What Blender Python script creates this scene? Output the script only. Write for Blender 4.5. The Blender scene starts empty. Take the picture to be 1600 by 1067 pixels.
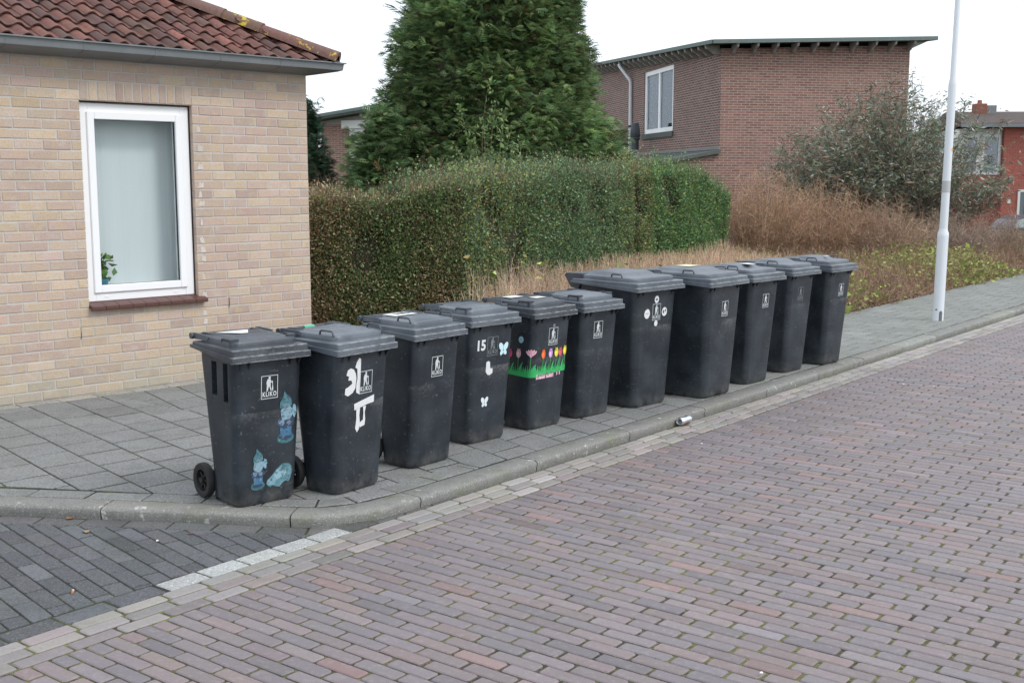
import bpy, math, random
import numpy as np
from mathutils import Vector, noise as mnoise
random.seed(7); rng = np.random.default_rng(7)
sc = bpy.context.scene
COL = sc.collection
R = math.radians
# ---------------------------------------------------------------- camera
cd = bpy.data.cameras.new('camera'); cam = bpy.data.objects.new('camera', cd); COL.objects.link(cam)
cam.location = (0, 0, 1.70); cam.rotation_euler = (R(90 - 7.857), 0, 0)
cd.sensor_width = 36; cd.lens = 1826.3 / 1600 * 36; cd.clip_end = 3000; cd.clip_start = .05
sc.camera = cam
# ---------------------------------------------------------------- world and sun
w = bpy.data.worlds.new('World'); sc.world = w; w.use_nodes = True
nt = w.node_tree; bg = nt.nodes['Background']
sky = nt.nodes.new('ShaderNodeTexSky'); sky.sky_type = 'NISHITA'; sky.sun_disc = False
sky.sun_elevation = R(48); sky.sun_rotation = R(150); sky.air_density = 1.0; sky.dust_density = 4.0
mx = nt.nodes.new('ShaderNodeMix'); mx.data_type = 'RGBA'; mx.inputs[0].default_value = .93
nt.links.new(sky.outputs[0], mx.inputs[6]); mx.inputs[7].default_value = (7.9, 8.5, 9.2, 1)
# the cloud deck is brightest overhead and a little darker near the horizon
nt.links.new(mx.outputs[2], bg.inputs[0]); bg.inputs[1].default_value = .115
sl = bpy.data.lights.new('sun', 'SUN'); sun = bpy.data.objects.new('sun', sl); COL.objects.link(sun)
sl.energy = 1.35; sl.angle = R(22); sl.color = (1, .97, .93)
SD = Vector((.80, -.42, .95)).normalized()          # towards the sun: right and behind the camera
sun.rotation_euler = SD.to_track_quat('Z', 'Y').to_euler()
sky.sun_elevation = math.asin(SD.z); sky.sun_rotation = math.atan2(SD.x, SD.y)
sc.view_settings.view_transform = 'Standard'; sc.view_settings.look = 'None'
sc.view_settings.exposure = 0.42; sc.view_settings.gamma = 1

# ---------------------------------------------------------------- helpers
def lin(c):
    if isinstance(c, str): c = [int(c[i:i+2], 16) / 255 for i in (0, 2, 4)]
    return tuple((x / 12.92 if x <= .04045 else ((x + .055) / 1.055) ** 2.4) for x in c[:3])
def tag(o, label=None, cat=None, group=None, kind=None):
    if label: o['label'] = label
    if cat: o['category'] = cat
    if group: o['group'] = group
    if kind: o['kind'] = kind
    return o
def empty(name, loc, rz=0, parent=None):
    o = bpy.data.objects.new(name, None); COL.objects.link(o); o.location = loc; o.rotation_euler = (0, 0, rz)
    o.empty_display_size = .2; o.parent = parent; return o
class MB:
    def __init__(s): s.v = []; s.f = []; s.c = []; s.uv = None; s.col = (1, 1, 1)
    def add(s, vs, fs, col=None):
        b = len(s.v); s.v += [tuple(p) for p in vs]; s.f += [tuple(b + i for i in f) for f in fs]
        s.c += [col or s.col] * len(vs)
    def box(s, x0, x1, y0, y1, z0, z1, col=None, bev=0):
        if bev:
            return s.bevbox(x0, x1, y0, y1, z0, z1, bev, col)
        s.add([(x0,y0,z0),(x1,y0,z0),(x1,y1,z0),(x0,y1,z0),(x0,y0,z1),(x1,y0,z1),(x1,y1,z1),(x0,y1,z1)],
              [(0,3,2,1),(4,5,6,7),(0,1,5,4),(1,2,6,5),(2,3,7,6),(3,0,4,7)], col)
    def bevbox(s, x0, x1, y0, y1, z0, z1, b, col=None):
        rings = []
        for (i, z) in ((b, z0), (0, z0 + b), (0, z1 - b), (b, z1)):
            k = i if i else 0
            q = b
            X0, X1, Y0, Y1 = x0 + k, x1 - k, y0 + k, y1 - k
            rings.append([(X0+q,Y0,z),(X1-q,Y0,z),(X1,Y0+q,z),(X1,Y1-q,z),(X1-q,Y1,z),(X0+q,Y1,z),(X0,Y1-q,z),(X0,Y0+q,z)])
        s.loft(rings, True, True, col)
    def loft(s, rings, capb=True, capt=True, col=None, closed=True):
        n = len(rings[0]); vs = [p for r in rings for p in r]; fs = []
        for k in range(len(rings) - 1):
            for i in range(n if closed else n - 1):
                j = (i + 1) % n
                fs.append((k*n+i, k*n+j, (k+1)*n+j, (k+1)*n+i))
        if capb: fs.append(tuple(reversed(range(n))))
        if capt: fs.append(tuple((len(rings)-1)*n + i for i in range(n)))
        s.add(vs, fs, col)
    def tube(s, pts, r, n=8, col=None, cap=True, flat=1.0):
        pts = [Vector(p) for p in pts]; rings = []; rs = r if isinstance(r, (list, tuple)) else [r] * len(pts)
        up = Vector((0, 0, 1)); prev = None
        for i, p in enumerate(pts):
            t = ((pts[min(i+1, len(pts)-1)] - pts[max(i-1, 0)])).normalized()
            a = prev - t * prev.dot(t) if prev is not None else (up.cross(t) if abs(t.z) < .95 else Vector((1, 0, 0)).cross(t))
            a.normalize(); prev = a; b = t.cross(a)
            rings.append([tuple(p + a * math.cos(2*math.pi*k/n) * rs[i] + b * math.sin(2*math.pi*k/n) * rs[i] * flat) for k in range(n)])
        s.loft(rings, cap, cap, col)
    def lathe(s, prof, axis='z', n=24, c=(0, 0, 0), col=None, cap=True):
        rings = []
        for (r, h) in prof:
            ring = []
            for k in range(n):
                a = 2 * math.pi * k / n; x, y = r * math.cos(a), r * math.sin(a)
                if axis == 'z': p = (x, y, h)
                elif axis == 'x': p = (h, x, y)
                else: p = (x, h, y)
                ring.append((p[0]+c[0], p[1]+c[1], p[2]+c[2]))
            rings.append(ring)
        s.loft(rings, cap, cap, col)
    def prism(s, poly, t, f=None, col=None):
        """poly: list of 3D points (planar); extruded by vector t"""
        n = len(poly); t = Vector(t); vs = [tuple(p) for p in poly] + [tuple(Vector(p) + t) for p in poly]
        s.add(vs, [tuple(reversed(range(n))), tuple(range(n, 2*n))] + [(i, (i+1) % n, n+(i+1) % n, n+i) for i in range(n)], col)
    def build(s, name, mat, parent=None, smooth=False, loc=None, fix=True, uv=None):
        me = bpy.data.meshes.new(name); me.from_pydata(s.v, [], s.f)
        a = me.color_attributes.new('Col', 'FLOAT_COLOR', 'POINT')
        a.data.foreach_set('color', np.array([tuple(c) + (1,) for c in s.c], 'f').ravel())
        if fix:
            import bmesh
            bm = bmesh.new(); bm.from_mesh(me); bmesh.ops.recalc_face_normals(bm, faces=bm.faces); bm.to_mesh(me); bm.free()
        if uv:
            l = me.uv_layers.new(name='UVMap')
            for lp in me.loops: l.data[lp.index].uv = uv(me.vertices[lp.vertex_index].co, None)
        me.materials.append(mat)
        if smooth:
            me.polygons.foreach_set('use_smooth', [True] * len(me.polygons))
            try: me.set_sharp_from_angle(angle=R(smooth if smooth is not True else 38))
            except Exception: pass
        o = bpy.data.objects.new(name, me); COL.objects.link(o); o.parent = parent
        if loc: o.location = loc
        return o
def fastmesh(name, V, F, C, mat, parent=None, smooth=False):
    """V (n,3), F (m,k) same k, C (n,3)"""
    me = bpy.data.meshes.new(name); n = len(V); m, k = F.shape
    me.vertices.add(n); me.vertices.foreach_set('co', V.astype('f').ravel())
    me.loops.add(m * k); me.loops.foreach_set('vertex_index', F.astype('i').ravel())
    me.polygons.add(m); me.polygons.foreach_set('loop_start', np.arange(0, m * k, k, dtype='i')); 
    me.update(calc_edges=True)
    a = me.color_attributes.new('Col', 'FLOAT_COLOR', 'POINT')
    a.data.foreach_set('color', np.concatenate([C, np.ones((n, 1))], 1).astype('f').ravel())
    me.materials.append(mat); me.validate()
    if smooth: me.polygons.foreach_set('use_smooth', [True] * m)
    o = bpy.data.objects.new(name, me); COL.objects.link(o); o.parent = parent
    return o
# ---------------------------------------------------------------- materials
def mat(name, color=None, rough=.6, attr=False, noise=None, bump=None, metal=0, spec=.5, translucent=0, extra=None):
    """noise: list of (scale, amount, colour, lo, hi) blends colour in where noise is high; bump: (scale, strength)"""
    m = bpy.data.materials.new(name); m.use_nodes = True; t = m.node_tree; N = t.nodes; L = t.links
    p = N['Principled BSDF']; p.inputs['Roughness'].default_value = rough; p.inputs['Metallic'].default_value = metal
    p.inputs['Specular IOR Level'].default_value = spec
    tc = N.new('ShaderNodeTexCoord'); geo = N.new('ShaderNodeNewGeometry')
    if attr:
        a = N.new('ShaderNodeAttribute'); a.attribute_name = 'Col'; out = a.outputs['Color']
        if color is not None:
            q = N.new('ShaderNodeMix'); q.data_type = 'RGBA'; q.blend_type = 'MULTIPLY'; q.inputs[0].default_value = 1
            L.new(out, q.inputs[6]); q.inputs[7].default_value = (*color, 1); out = q.outputs[2]
    else:
        a = N.new('ShaderNodeRGB'); a.outputs[0].default_value = (*color, 1); out = a.outputs[0]
    for k, (scale, amt, c2, lo, hi) in enumerate(noise or []):
        n = N.new('ShaderNodeTexNoise'); n.inputs['Scale'].default_value = scale; n.inputs['Detail'].default_value = 6
        n.inputs['Roughness'].default_value = .62
        mp = N.new('ShaderNodeMapping'); mp.inputs['Location'].default_value = (k * 13.7, k * 5.1, k * 3.3)
        L.new(geo.outputs['Position'], mp.inputs[0]); L.new(mp.outputs[0], n.inputs['Vector'])
        mr = N.new('ShaderNodeMapRange'); mr.inputs['From Min'].default_value = lo; mr.inputs['From Max'].default_value = hi
        mr.inputs['To Max'].default_value = amt
        L.new(n.outputs['Fac'], mr.inputs['Value'])
        q = N.new('ShaderNodeMix'); q.data_type = 'RGBA'
        L.new(mr.outputs[0], q.inputs[0]); L.new(out, q.inputs[6]); q.inputs[7].default_value = (*c2, 1); out = q.outputs[2]
    L.new(out, p.inputs['Base Color'])
    if bump:
        n = N.new('ShaderNodeTexNoise'); n.inputs['Scale'].default_value = bump[0]; n.inputs['Detail'].default_value = 5
        L.new(geo.outputs['Position'], n.inputs['Vector'])
        b = N.new('ShaderNodeBump'); b.inputs['Strength'].default_value = bump[1]; b.inputs['Distance'].default_value = bump[2] if len(bump) > 2 else .01
        L.new(n.outputs['Fac'], b.inputs['Height']); L.new(b.outputs[0], p.inputs['Normal'])
    if translucent:
        tr = N.new('ShaderNodeBsdfTranslucent'); ms = N.new('ShaderNodeMixShader'); ms.inputs[0].default_value = translucent
        L.new(out, tr.inputs[0]); L.new(p.outputs[0], ms.inputs[1]); L.new(tr.outputs[0], ms.inputs[2])
        L.new(ms.outputs[0], N['Material Output'].inputs[0])
    if extra: extra(m, t, N, L, p, tc, geo, out)
    return m
g3 = lambda v: (v, v, v)
M = {}
M['brick'] = mat('facing_brick', rough=.85, attr=True, noise=[(13, .6, (.55, .42, .25), .50, .66), (60, .45, (.36, .27, .23), .5, .72), (11, .45, (.56, .52, .48), .55, .70), (2.0, .35, (.36, .29, .24), .55, .75), (5, .35, (.55, .53, .50), .60, .74)], bump=(90, .8, .006))
M['mortar'] = mat('mortar', (.52, .50, .47), .95, noise=[(30, .4, (.3, .28, .24), .5, .8)], bump=(200, .4, .003))
M['klinker'] = mat('road_brick', rough=.62, attr=True, noise=[(90, .5, (.15, .13, .13), .50, .72), (40, .3, (.36, .33, .32), .52, .72), (7, .4, (.14, .125, .125), .55, .75), (1.1, .3, (.17, .15, .15), .5, .72), (14, .9, (.05, .045, .045), .72, .76)], bump=(120, .5, .004))
M['tile'] = mat('concrete_tile', rough=.85, attr=True, noise=[(95, .8, (.44, .435, .42), .53, .66), (60, .75, (.08, .08, .078), .51, .66), (9, .4, (.12, .12, .115), .48, .68), (2.2, .5, (.14, .14, .125), .5, .75), (1.4, .45, (.17, .185, .11), .56, .72), (16, .85, (.5, .5, .48), .715, .74)], bump=(150, .6, .004))
M['kerb'] = mat('kerb_concrete', rough=.88, attr=True, noise=[(120, .7, (.52, .51, .49), .54, .68), (80, .55, (.08, .08, .075), .54, .70), (12, .45, (.11, .11, .10), .5, .72), (5, .45, (.15, .165, .08), .52, .70), (13, .85, (.5, .5, .47), .635, .66)], bump=(150, .8, .005))
M['paver'] = mat('dark_paver', rough=.9, attr=True, noise=[(120, .7, (.27, .27, .27), .53, .68), (60, .6, (.03, .03, .03), .52, .72), (3, .5, (.05, .05, .05), .5, .72)], bump=(150, 1, .007))
M['strip'] = mat('white_paver', rough=.85, attr=True, noise=[(110, .8, (.62, .62, .61), .50, .62), (90, .7, (.15, .15, .145), .55, .68), (12, .35, (.3, .3, .28), .5, .7)], bump=(300, .6, .004))
M['joint'] = mat('mossy_joint_sand', (.065, .058, .045), .97, noise=[(30, .6, (.14, .125, .09), .5, .7), (2.6, .85, (.17, .17, .06), .42, .54), (25, .7, (.02, .018, .014), .52, .60), (45, .7, (.24, .25, .09), .54, .62)], bump=(160, 1, .012))
M['jointp'] = mat('pavement_joint', (.028, .028, .022), .97, noise=[(30, .4, (.06, .06, .045), .5, .7), (2.2, .8, (.065, .08, .022), .46, .60), (9, .8, (.10, .12, .03), .60, .68)], bump=(160, 1, .01))
M['soil'] = mat('bed_soil', (.07, .05, .035), .97, noise=[(20, .7, (.16, .10, .065), .5, .7), (60, .6, (.22, .14, .09), .58, .7)], bump=(60, 1, .03))
M['grassy'] = mat('rough_ground', (.07, .08, .035), .97, noise=[(3, .7, (.12, .1, .06), .45, .7), (25, .5, (.05, .07, .02), .5, .7)], bump=(20, .6, .03))
M['asph'] = mat('far_road', (.12, .11, .11), .9, noise=[(8, .4, (.08, .07, .07), .5, .7)])
M['leaf'] = mat('leaf', rough=.5, attr=True, translucent=.22, spec=.35)
M['needle'] = mat('conifer_spray', rough=.55, attr=True, translucent=.34, spec=.3)
M['twig'] = mat('twig', rough=.85, attr=True)
M['bark'] = mat('bark', (.10, .075, .055), .9, noise=[(20, .6, (.05, .04, .03), .45, .7)], bump=(40, .8, .02))
M['zinc'] = mat('zinc', (.20, .215, .225), .5, metal=.35, noise=[(5, .35, (.32, .33, .34), .5, .8), (40, .3, (.13, .13, .13), .5, .8)])
M['pvc'] = mat('white_window_plastic', (.88, .88, .89), .3)
M['sill'] = mat('sill_tile', (.105, .048, .040), .45, attr=False, noise=[(14, .3, (.15, .08, .07), .5, .8)])
M['rooftile'] = mat('roof_tile', rough=.85, attr=True, noise=[(30, .6, (.075, .05, .045), .47, .68), (8, .45, (.07, .06, .055), .5, .7), (5.5, .85, (.42, .33, .05), .70, .73), (18, .6, (.3, .29, .25), .72, .76)], bump=(80, .6, .008))
M['hip'] = mat('hip_tile', rough=.85, attr=True, noise=[(30, .6, (.075, .05, .045), .47, .68), (7, .95, (.5, .37, .04), .56, .60), (15, .8, (.38, .37, .3), .64, .68)], bump=(80, .6, .008))
M['curtain'] = mat('net_curtain', (.86, .90, .90), .9)
M['white'] = mat('white_sticker', (.74, .75, .76), .5, noise=[(90, .4, (.5, .52, .53), .5, .7)])
M['faded'] = mat('faded_sticker', (.22, .24, .26), .5, noise=[(120, .8, (.08, .085, .09), .45, .65)])
M['logo'] = mat('logo_print', (.62, .66, .68), .5, noise=[(200, .5, (.25, .27, .29), .52, .7)])
M['colour'] = mat('printed_colour', rough=.5, attr=True, noise=[(140, .35, (.2, .2, .2), .6, .75)])
M['gnome'] = mat('weathered_print', rough=.5, attr=True, noise=[(60, .75, (.035, .07, .10), .50, .62), (45, .5, (.30, .45, .53), .56, .68)])
M['alu'] = mat('aluminium', (.75, .77, .8), .28, metal=.9)
M['canprint'] = mat('can_print', rough=.35, attr=True, metal=.3)
M['post'] = mat('lamp_post_paint', (.70, .74, .78), .38, noise=[(3, .15, (.55, .58, .58), .5, .8)])
M['carpaint'] = mat('car_paint', (.10, .105, .13), .25, metal=.4)
M['rubber'] = mat('rubber', (.018, .018, .019), .75, noise=[(30, .5, (.045, .043, .04), .5, .8)])
M['black'] = mat('black_plastic', (.014, .014, .016), .5)
M['rail'] = mat('painted_white_wood', (.68, .69, .68), .5)
M['fascia'] = mat('green_fascia', (.12, .16, .15), .6, noise=[(8, .4, (.2, .24, .22), .5, .7)])
M['wood'] = mat('weathered_rafter', (.34, .32, .30), .8, noise=[(12, .6, (.5, .48, .46), .5, .7)])
M['felt'] = mat('roof_felt', (.10, .115, .105), .9, noise=[(6, .5, (.15, .17, .15), .5, .7)])
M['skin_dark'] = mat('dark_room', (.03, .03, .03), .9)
M['terracotta'] = mat('blue_pot', (.10, .32, .42), .4)
M['paper'] = mat('paper', (.72, .73, .70), .7, noise=[(60, .3, (.5, .5, .48), .5, .7)])
M['yellowp'] = mat('yellowed_paper', (.66, .66, .42), .6, noise=[(60, .3, (.6, .6, .55), .5, .7)])

def plastic(name, base, scuff, lidlike, seed, fy=-.215):
    def ex(m, t, N, L, p, tc, geo, out):
        # weathering laid out in the bin's own coordinates: scuffs, chalky patches, drip streaks
        def nz(scale, vec, det=6):
            n = N.new('ShaderNodeTexNoise'); n.inputs['Scale'].default_value = scale; n.inputs['Detail'].default_value = det
            L.new(vec, n.inputs['Vector']); return n.outputs['Fac']
        oi = N.new('ShaderNodeObjectInfo'); av = N.new('ShaderNodeVectorMath'); av.operation = 'ADD'
        ml = N.new('ShaderNodeMath'); ml.operation = 'MULTIPLY'; ml.inputs[1].default_value = 37
        L.new(oi.outputs['Random'], ml.inputs[0]); cb = N.new('ShaderNodeCombineXYZ')
        for i in range(3): L.new(ml.outputs[0], cb.inputs[i])
        L.new(tc.outputs['Object'], av.inputs[0]); L.new(cb.outputs[0], av.inputs[1]); V = av.outputs[0]
        st = N.new('ShaderNodeMapping'); st.inputs['Scale'].default_value = (22, 22, 1.6); L.new(V, st.inputs[0])
        a = nz(5, V); b = nz(1, st.outputs[0]); d = nz(60, V, 8)
        def rng_(x, lo, hi, mxv):
            r = N.new('ShaderNodeMapRange'); r.inputs['From Min'].default_value = lo; r.inputs['From Max'].default_value = hi
            r.inputs['To Max'].default_value = mxv; L.new(x, r.inputs['Value']); return r.outputs[0]
        cur = out
        def blend(f, c):
            nonlocal cur
            q = N.new('ShaderNodeMix'); q.data_type = 'RGBA'; L.new(f, q.inputs[0]); L.new(cur, q.inputs[6]); q.inputs[7].default_value = (*c, 1); cur = q.outputs[2]
        blend(rng_(a, .40, .66, .9), scuff)
        blend(rng_(b, .55, .8, .35 if not lidlike else .2), tuple(x * 1.35 for x in scuff))
        blend(rng_(d, .64, .72, .6), (.16, .165, .17))
        st2 = N.new('ShaderNodeMapping'); st2.inputs['Scale'].default_value = (9, 9, 70); st2.inputs['Rotation'].default_value = (.5, .3, .2); L.new(V, st2.inputs[0])
        blend(rng_(nz(1, st2.outputs[0], 4), .66, .72, .35), (.13, .137, .145))
        if not lidlike:
            sx = N.new('ShaderNodeSeparateXYZ'); L.new(tc.outputs['Object'], sx.inputs[0])
            # the horizontal rub mark where the lorry's comb grips, fading downwards
            band = N.new('ShaderNodeValToRGB'); e = band.color_ramp.elements
            H = seed
            e[0].position = 0; e[0].color = (0, 0, 0, 1); e[1].position = 1; e[1].color = (0, 0, 0, 1)
            for pz, v in ((.015, .5), (.07, .16), (H - .20, .03), (H - .05, .30), (H - .016, .9), (H - .002, .8), (H, 0)):
                k = e.new(pz); k.color = (v, v, v, 1)
            L.new(sx.outputs['Z'], band.inputs[0])
            wob = nz(7, V)
            mm = N.new('ShaderNodeMath'); mm.operation = 'MULTIPLY'; L.new(band.outputs[0], mm.inputs[0]); L.new(rng_(wob, .40, .62, 1), mm.inputs[1])
            fr = N.new('ShaderNodeMath'); fr.operation = 'LESS_THAN'; fr.inputs[1].default_value = fy; L.new(sx.outputs['Y'], fr.inputs[0])
            m2 = N.new('ShaderNodeMath'); m2.operation = 'MULTIPLY'; L.new(mm.outputs[0], m2.inputs[0]); L.new(fr.outputs[0], m2.inputs[1])
            m3 = N.new('ShaderNodeMath'); m3.operation = 'MULTIPLY'; L.new(m2.outputs[0], m3.inputs[0]); L.new(rng_(d, .3, .6, 1), m3.inputs[1])
            xr = N.new('ShaderNodeMapRange'); xr.inputs['From Min'].default_value = -.16; xr.inputs['From Max'].default_value = .10; xr.inputs['To Min'].default_value = .35; L.new(sx.outputs['X'], xr.inputs['Value'])
            orr = N.new('ShaderNodeMapRange'); orr.inputs['To Min'].default_value = .75; L.new(oi.outputs['Random'], orr.inputs['Value'])
            m6 = N.new('ShaderNodeMath'); m6.operation = 'MULTIPLY'; L.new(xr.outputs[0], m6.inputs[0]); L.new(orr.outputs[0], m6.inputs[1])
            m7 = N.new('ShaderNodeMath'); m7.operation = 'MULTIPLY'; L.new(m6.outputs[0], m7.inputs[0]); L.new(m3.outputs[0], m7.inputs[1])
            blend(m7.outputs[0], (.15, .155, .16))
            # dust and splashed dirt round the foot
            ds = N.new('ShaderNodeMapRange'); ds.inputs['From Min'].default_value = .11; ds.inputs['From Max'].default_value = .0; L.new(sx.outputs['Z'], ds.inputs['Value'])
            m8 = N.new('ShaderNodeMath'); m8.operation = 'MULTIPLY'; L.new(ds.outputs[0], m8.inputs[0]); L.new(rng_(nz(14, V, 7), .36, .62, .75), m8.inputs[1])
            blend(m8.outputs[0], (.115, .11, .10))
        else:
            # chalky wear on the front lip
            sx = N.new('ShaderNodeSeparateXYZ'); L.new(tc.outputs['Object'], sx.inputs[0])
            lipm = N.new('ShaderNodeMapping'); lipm.inputs['Scale'].default_value = (110, 110, 230); L.new(V, lipm.inputs[0])
            fr = N.new('ShaderNodeMapRange'); fr.inputs['From Min'].default_value = fy+.035; fr.inputs['From Max'].default_value = fy+.004
            L.new(sx.outputs['Y'], fr.inputs['Value'])
            m3 = N.new('ShaderNodeMath'); m3.operation = 'MULTIPLY'; L.new(fr.outputs[0], m3.inputs[0]); L.new(rng_(nz(1, lipm.outputs[0], 8), .52, .66, .45), m3.inputs[1])
            blend(m3.outputs[0], (.24, .245, .25))
            # worn pale arrises on the two bands of the lip
            er = N.new('ShaderNodeValToRGB'); e = er.color_ramp.elements; e[0].color = e[1].color = (0, 0, 0, 1); e[0].position = 0; e[1].position = 1
            zt_, lp__ = seed
            for z0_, h_ in ((zt_-.001, .0045), (zt_-lp__*.52, .005), (zt_-lp__, .005)):
                for dz_, v_ in ((-h_, 0), (0, 1), (h_, 0)):
                    k = e.new(min(.999, z0_+dz_)); k.color = (v_, v_, v_, 1)
            L.new(sx.outputs['Z'], er.inputs[0])
            m4 = N.new('ShaderNodeMath'); m4.operation = 'MULTIPLY'; L.new(er.outputs[0], m4.inputs[0]); L.new(rng_(nz(28, V, 8), .36, .62, .95), m4.inputs[1])
            m5 = N.new('ShaderNodeMath'); m5.operation = 'MULTIPLY'; L.new(m4.outputs[0], m5.inputs[0]); L.new(fr.outputs[0], m5.inputs[1])
            blend(m5.outputs[0], (.42, .43, .44))
        L.new(cur, p.inputs['Base Color'])
        rr = N.new('ShaderNodeMapRange'); rr.inputs['To Min'].default_value = .34 if not lidlike else .26; rr.inputs['To Max'].default_value = .52; L.new(a, rr.inputs['Value'])
        L.new(rr.outputs[0], p.inputs['Roughness'])
        bp = N.new('ShaderNodeBump'); bp.inputs['Strength'].default_value = .25; bp.inputs['Distance'].default_value = .002
        L.new(d, bp.inputs['Height']); L.new(bp.outputs[0], p.inputs['Normal'])
    return mat(name, base, .45, extra=ex)
def glass(name, tint=(.9, .95, .95), refl=.10):
    m = bpy.data.materials.new(name); m.use_nodes = True; t = m.node_tree; N = t.nodes; L = t.links
    N.remove(N['Principled BSDF'])
    tr = N.new('ShaderNodeBsdfTransparent'); tr.inputs[0].default_value = (*tint, 1)
    gl = N.new('ShaderNodeBsdfGlossy'); gl.inputs['Roughness'].default_value = .02; gl.inputs[0].default_value = (.9, .95, 1, 1)
    fr = N.new('ShaderNodeFresnel'); fr.inputs[0].default_value = 1.33
    ad = N.new('ShaderNodeMath'); ad.operation = 'ADD'; ad.inputs[1].default_value = refl; L.new(fr.outputs[0], ad.inputs[0])
    ms = N.new('ShaderNodeMixShader'); L.new(ad.outputs[0], ms.inputs[0]); L.new(tr.outputs[0], ms.inputs[1]); L.new(gl.outputs[0], ms.inputs[2])
    L.new(ms.outputs[0], N['Material Output'].inputs[0]); return m
M['glass'] = glass('window_glass', (.97, .985, .985), -.03); M['glass2'] = glass('far_glass', (.55, .6, .62), .12)
def brickshader(name, c1, c2, mort, rowh, bw, var, msize=.010):
    m = bpy.data.materials.new(name); m.use_nodes = True; t = m.node_tree; N = t.nodes; L = t.links; p = N['Principled BSDF']
    p.inputs['Roughness'].default_value = .9
    uv = N.new('ShaderNodeUVMap'); b = N.new('ShaderNodeTexBrick')
    b.inputs['Scale'].default_value = 1; b.inputs['Brick Width'].default_value = bw; b.inputs['Row Height'].default_value = rowh
    b.inputs['Mortar Size'].default_value = msize; b.inputs['Mortar Smooth'].default_value = .15; b.inputs['Bias'].default_value = 0
    b.inputs['Color1'].default_value = (*c1, 1); b.inputs['Color2'].default_value = (*c2, 1); b.inputs['Mortar'].default_value = (*mort, 1)
    L.new(uv.outputs[0], b.inputs['Vector'])
    cur = b.outputs['Color']
    for sc_, amt, c, lo, hi in ((1.3, .45, var, .5, .75), (14, .35, tuple(x * .5 for x in c1), .5, .75), (.5, .3, tuple(min(1, x * 1.8) for x in c1), .5, .7)):
        n = N.new('ShaderNodeTexNoise'); n.inputs['Scale'].default_value = sc_; n.inputs['Detail'].default_value = 6
        L.new(uv.outputs[0], n.inputs['Vector'])
        mr = N.new('ShaderNodeMapRange'); mr.inputs['From Min'].default_value = lo; mr.inputs['From Max'].default_value = hi; mr.inputs['To Max'].default_value = amt
        L.new(n.outputs['Fac'], mr.inputs['Value']); q = N.new('ShaderNodeMix'); q.data_type = 'RGBA'
        L.new(mr.outputs[0], q.inputs[0]); L.new(cur, q.inputs[6]); q.inputs[7].default_value = (*c, 1); cur = q.outputs[2]
    L.new(cur, p.inputs['Base Color'])
    bp = N.new('ShaderNodeBump'); bp.invert = True; bp.inputs['Strength'].default_value = .7; bp.inputs['Distance'].default_value = .008
    L.new(b.outputs['Fac'], bp.inputs['Height']); L.new(bp.outputs[0], p.inputs['Normal'])
    return m
M['brick2'] = brickshader('brown_brick', (.20, .10, .082), (.32, .17, .135), (.38, .32, .28), .0635, .222, (.36, .23, .185))
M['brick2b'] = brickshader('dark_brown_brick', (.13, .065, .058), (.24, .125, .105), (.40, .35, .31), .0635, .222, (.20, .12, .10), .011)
M['brick3'] = brickshader('red_brick', (.31, .08, .06), (.40, .11, .08), (.32, .19, .16), .0635, .222, (.36, .12, .09), .006)

# ---------------------------------------------------------------- plan geometry
A = np.array([.168, 6.997]); KA = R(52)
DU = np.array([math.cos(KA), math.sin(KA)]); NV = np.array([math.sin(KA), -math.cos(KA)])   # u along the kerb, v into the road
def uv2w(u, v): p = A + u * DU + v * NV; return (p[0], p[1])
def w2uv(x, y): r = np.array([x, y]) - A; return (r @ DU, r @ NV)
ZR = -.06                                             # road surface; pavement is z = 0
HL = np.array([-1.855, 10.736]); HA = R(44.8)         # corner of the yellow brick house
DH = np.array([math.cos(HA), math.sin(HA)]); NH = np.array([math.sin(HA), -math.cos(HA)])

def clip(poly, planes):
    """keep the side where n.p <= c for each (nx, ny, c)"""
    for nx, ny, c in planes:
        out = []
        for i in range(len(poly)):
            a, b = poly[i], poly[(i+1) % len(poly)]
            da, db = nx*a[0]+ny*a[1]-c, nx*b[0]+ny*b[1]-c
            if da <= 0: out.append(a)
            if (da < 0 < db) or (db < 0 < da):
                t = da / (da - db); out.append((a[0]+t*(b[0]-a[0]), a[1]+t*(b[1]-a[1])))
        poly = out
        if len(poly) < 3: return []
    return poly
def half(p, q):
    """half-plane to the LEFT of the directed line p->q is kept"""
    dx, dy = q[0]-p[0], q[1]-p[1]; l = math.hypot(dx, dy); n = (dy/l, -dx/l)
    return (n[0], n[1], n[0]*p[0]+n[1]*p[1])
def area(p): return .5 * sum(p[i][0]*p[(i+1) % len(p)][1]-p[(i+1) % len(p)][0]*p[i][1] for i in range(len(p)))
def inset(poly, d):
    n = len(poly)
    if n < 3: return None
    ed = []
    for i in range(n):
        a, b = poly[i], poly[(i+1) % n]; dx, dy = b[0]-a[0], b[1]-a[1]; l = math.hypot(dx, dy)
        if l < 1e-5: return None
        ed.append((a[0]-dy/l*d, a[1]+dx/l*d, dx/l, dy/l))
    out = []
    for i in range(n):
        x1, y1, ax, ay = ed[i-1]; x2, y2, bx, by = ed[i]
        cr = ax*by-ay*bx
        if abs(cr) < 1e-4: out.append((x2, y2)); continue
        t = ((x2-x1)*by-(y2-y1)*bx)/cr; out.append((x1+ax*t, y1+ay*t))
    if area(out) < 1e-5: return None
    for i in range(n):       # reject inverted edges
        a, b = out[i], out[(i+1) % n]; p, q = poly[i], poly[(i+1) % n]
        if (b[0]-a[0])*(q[0]-p[0])+(b[1]-a[1])*(q[1]-p[1]) < 0: return None
    return out
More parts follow.
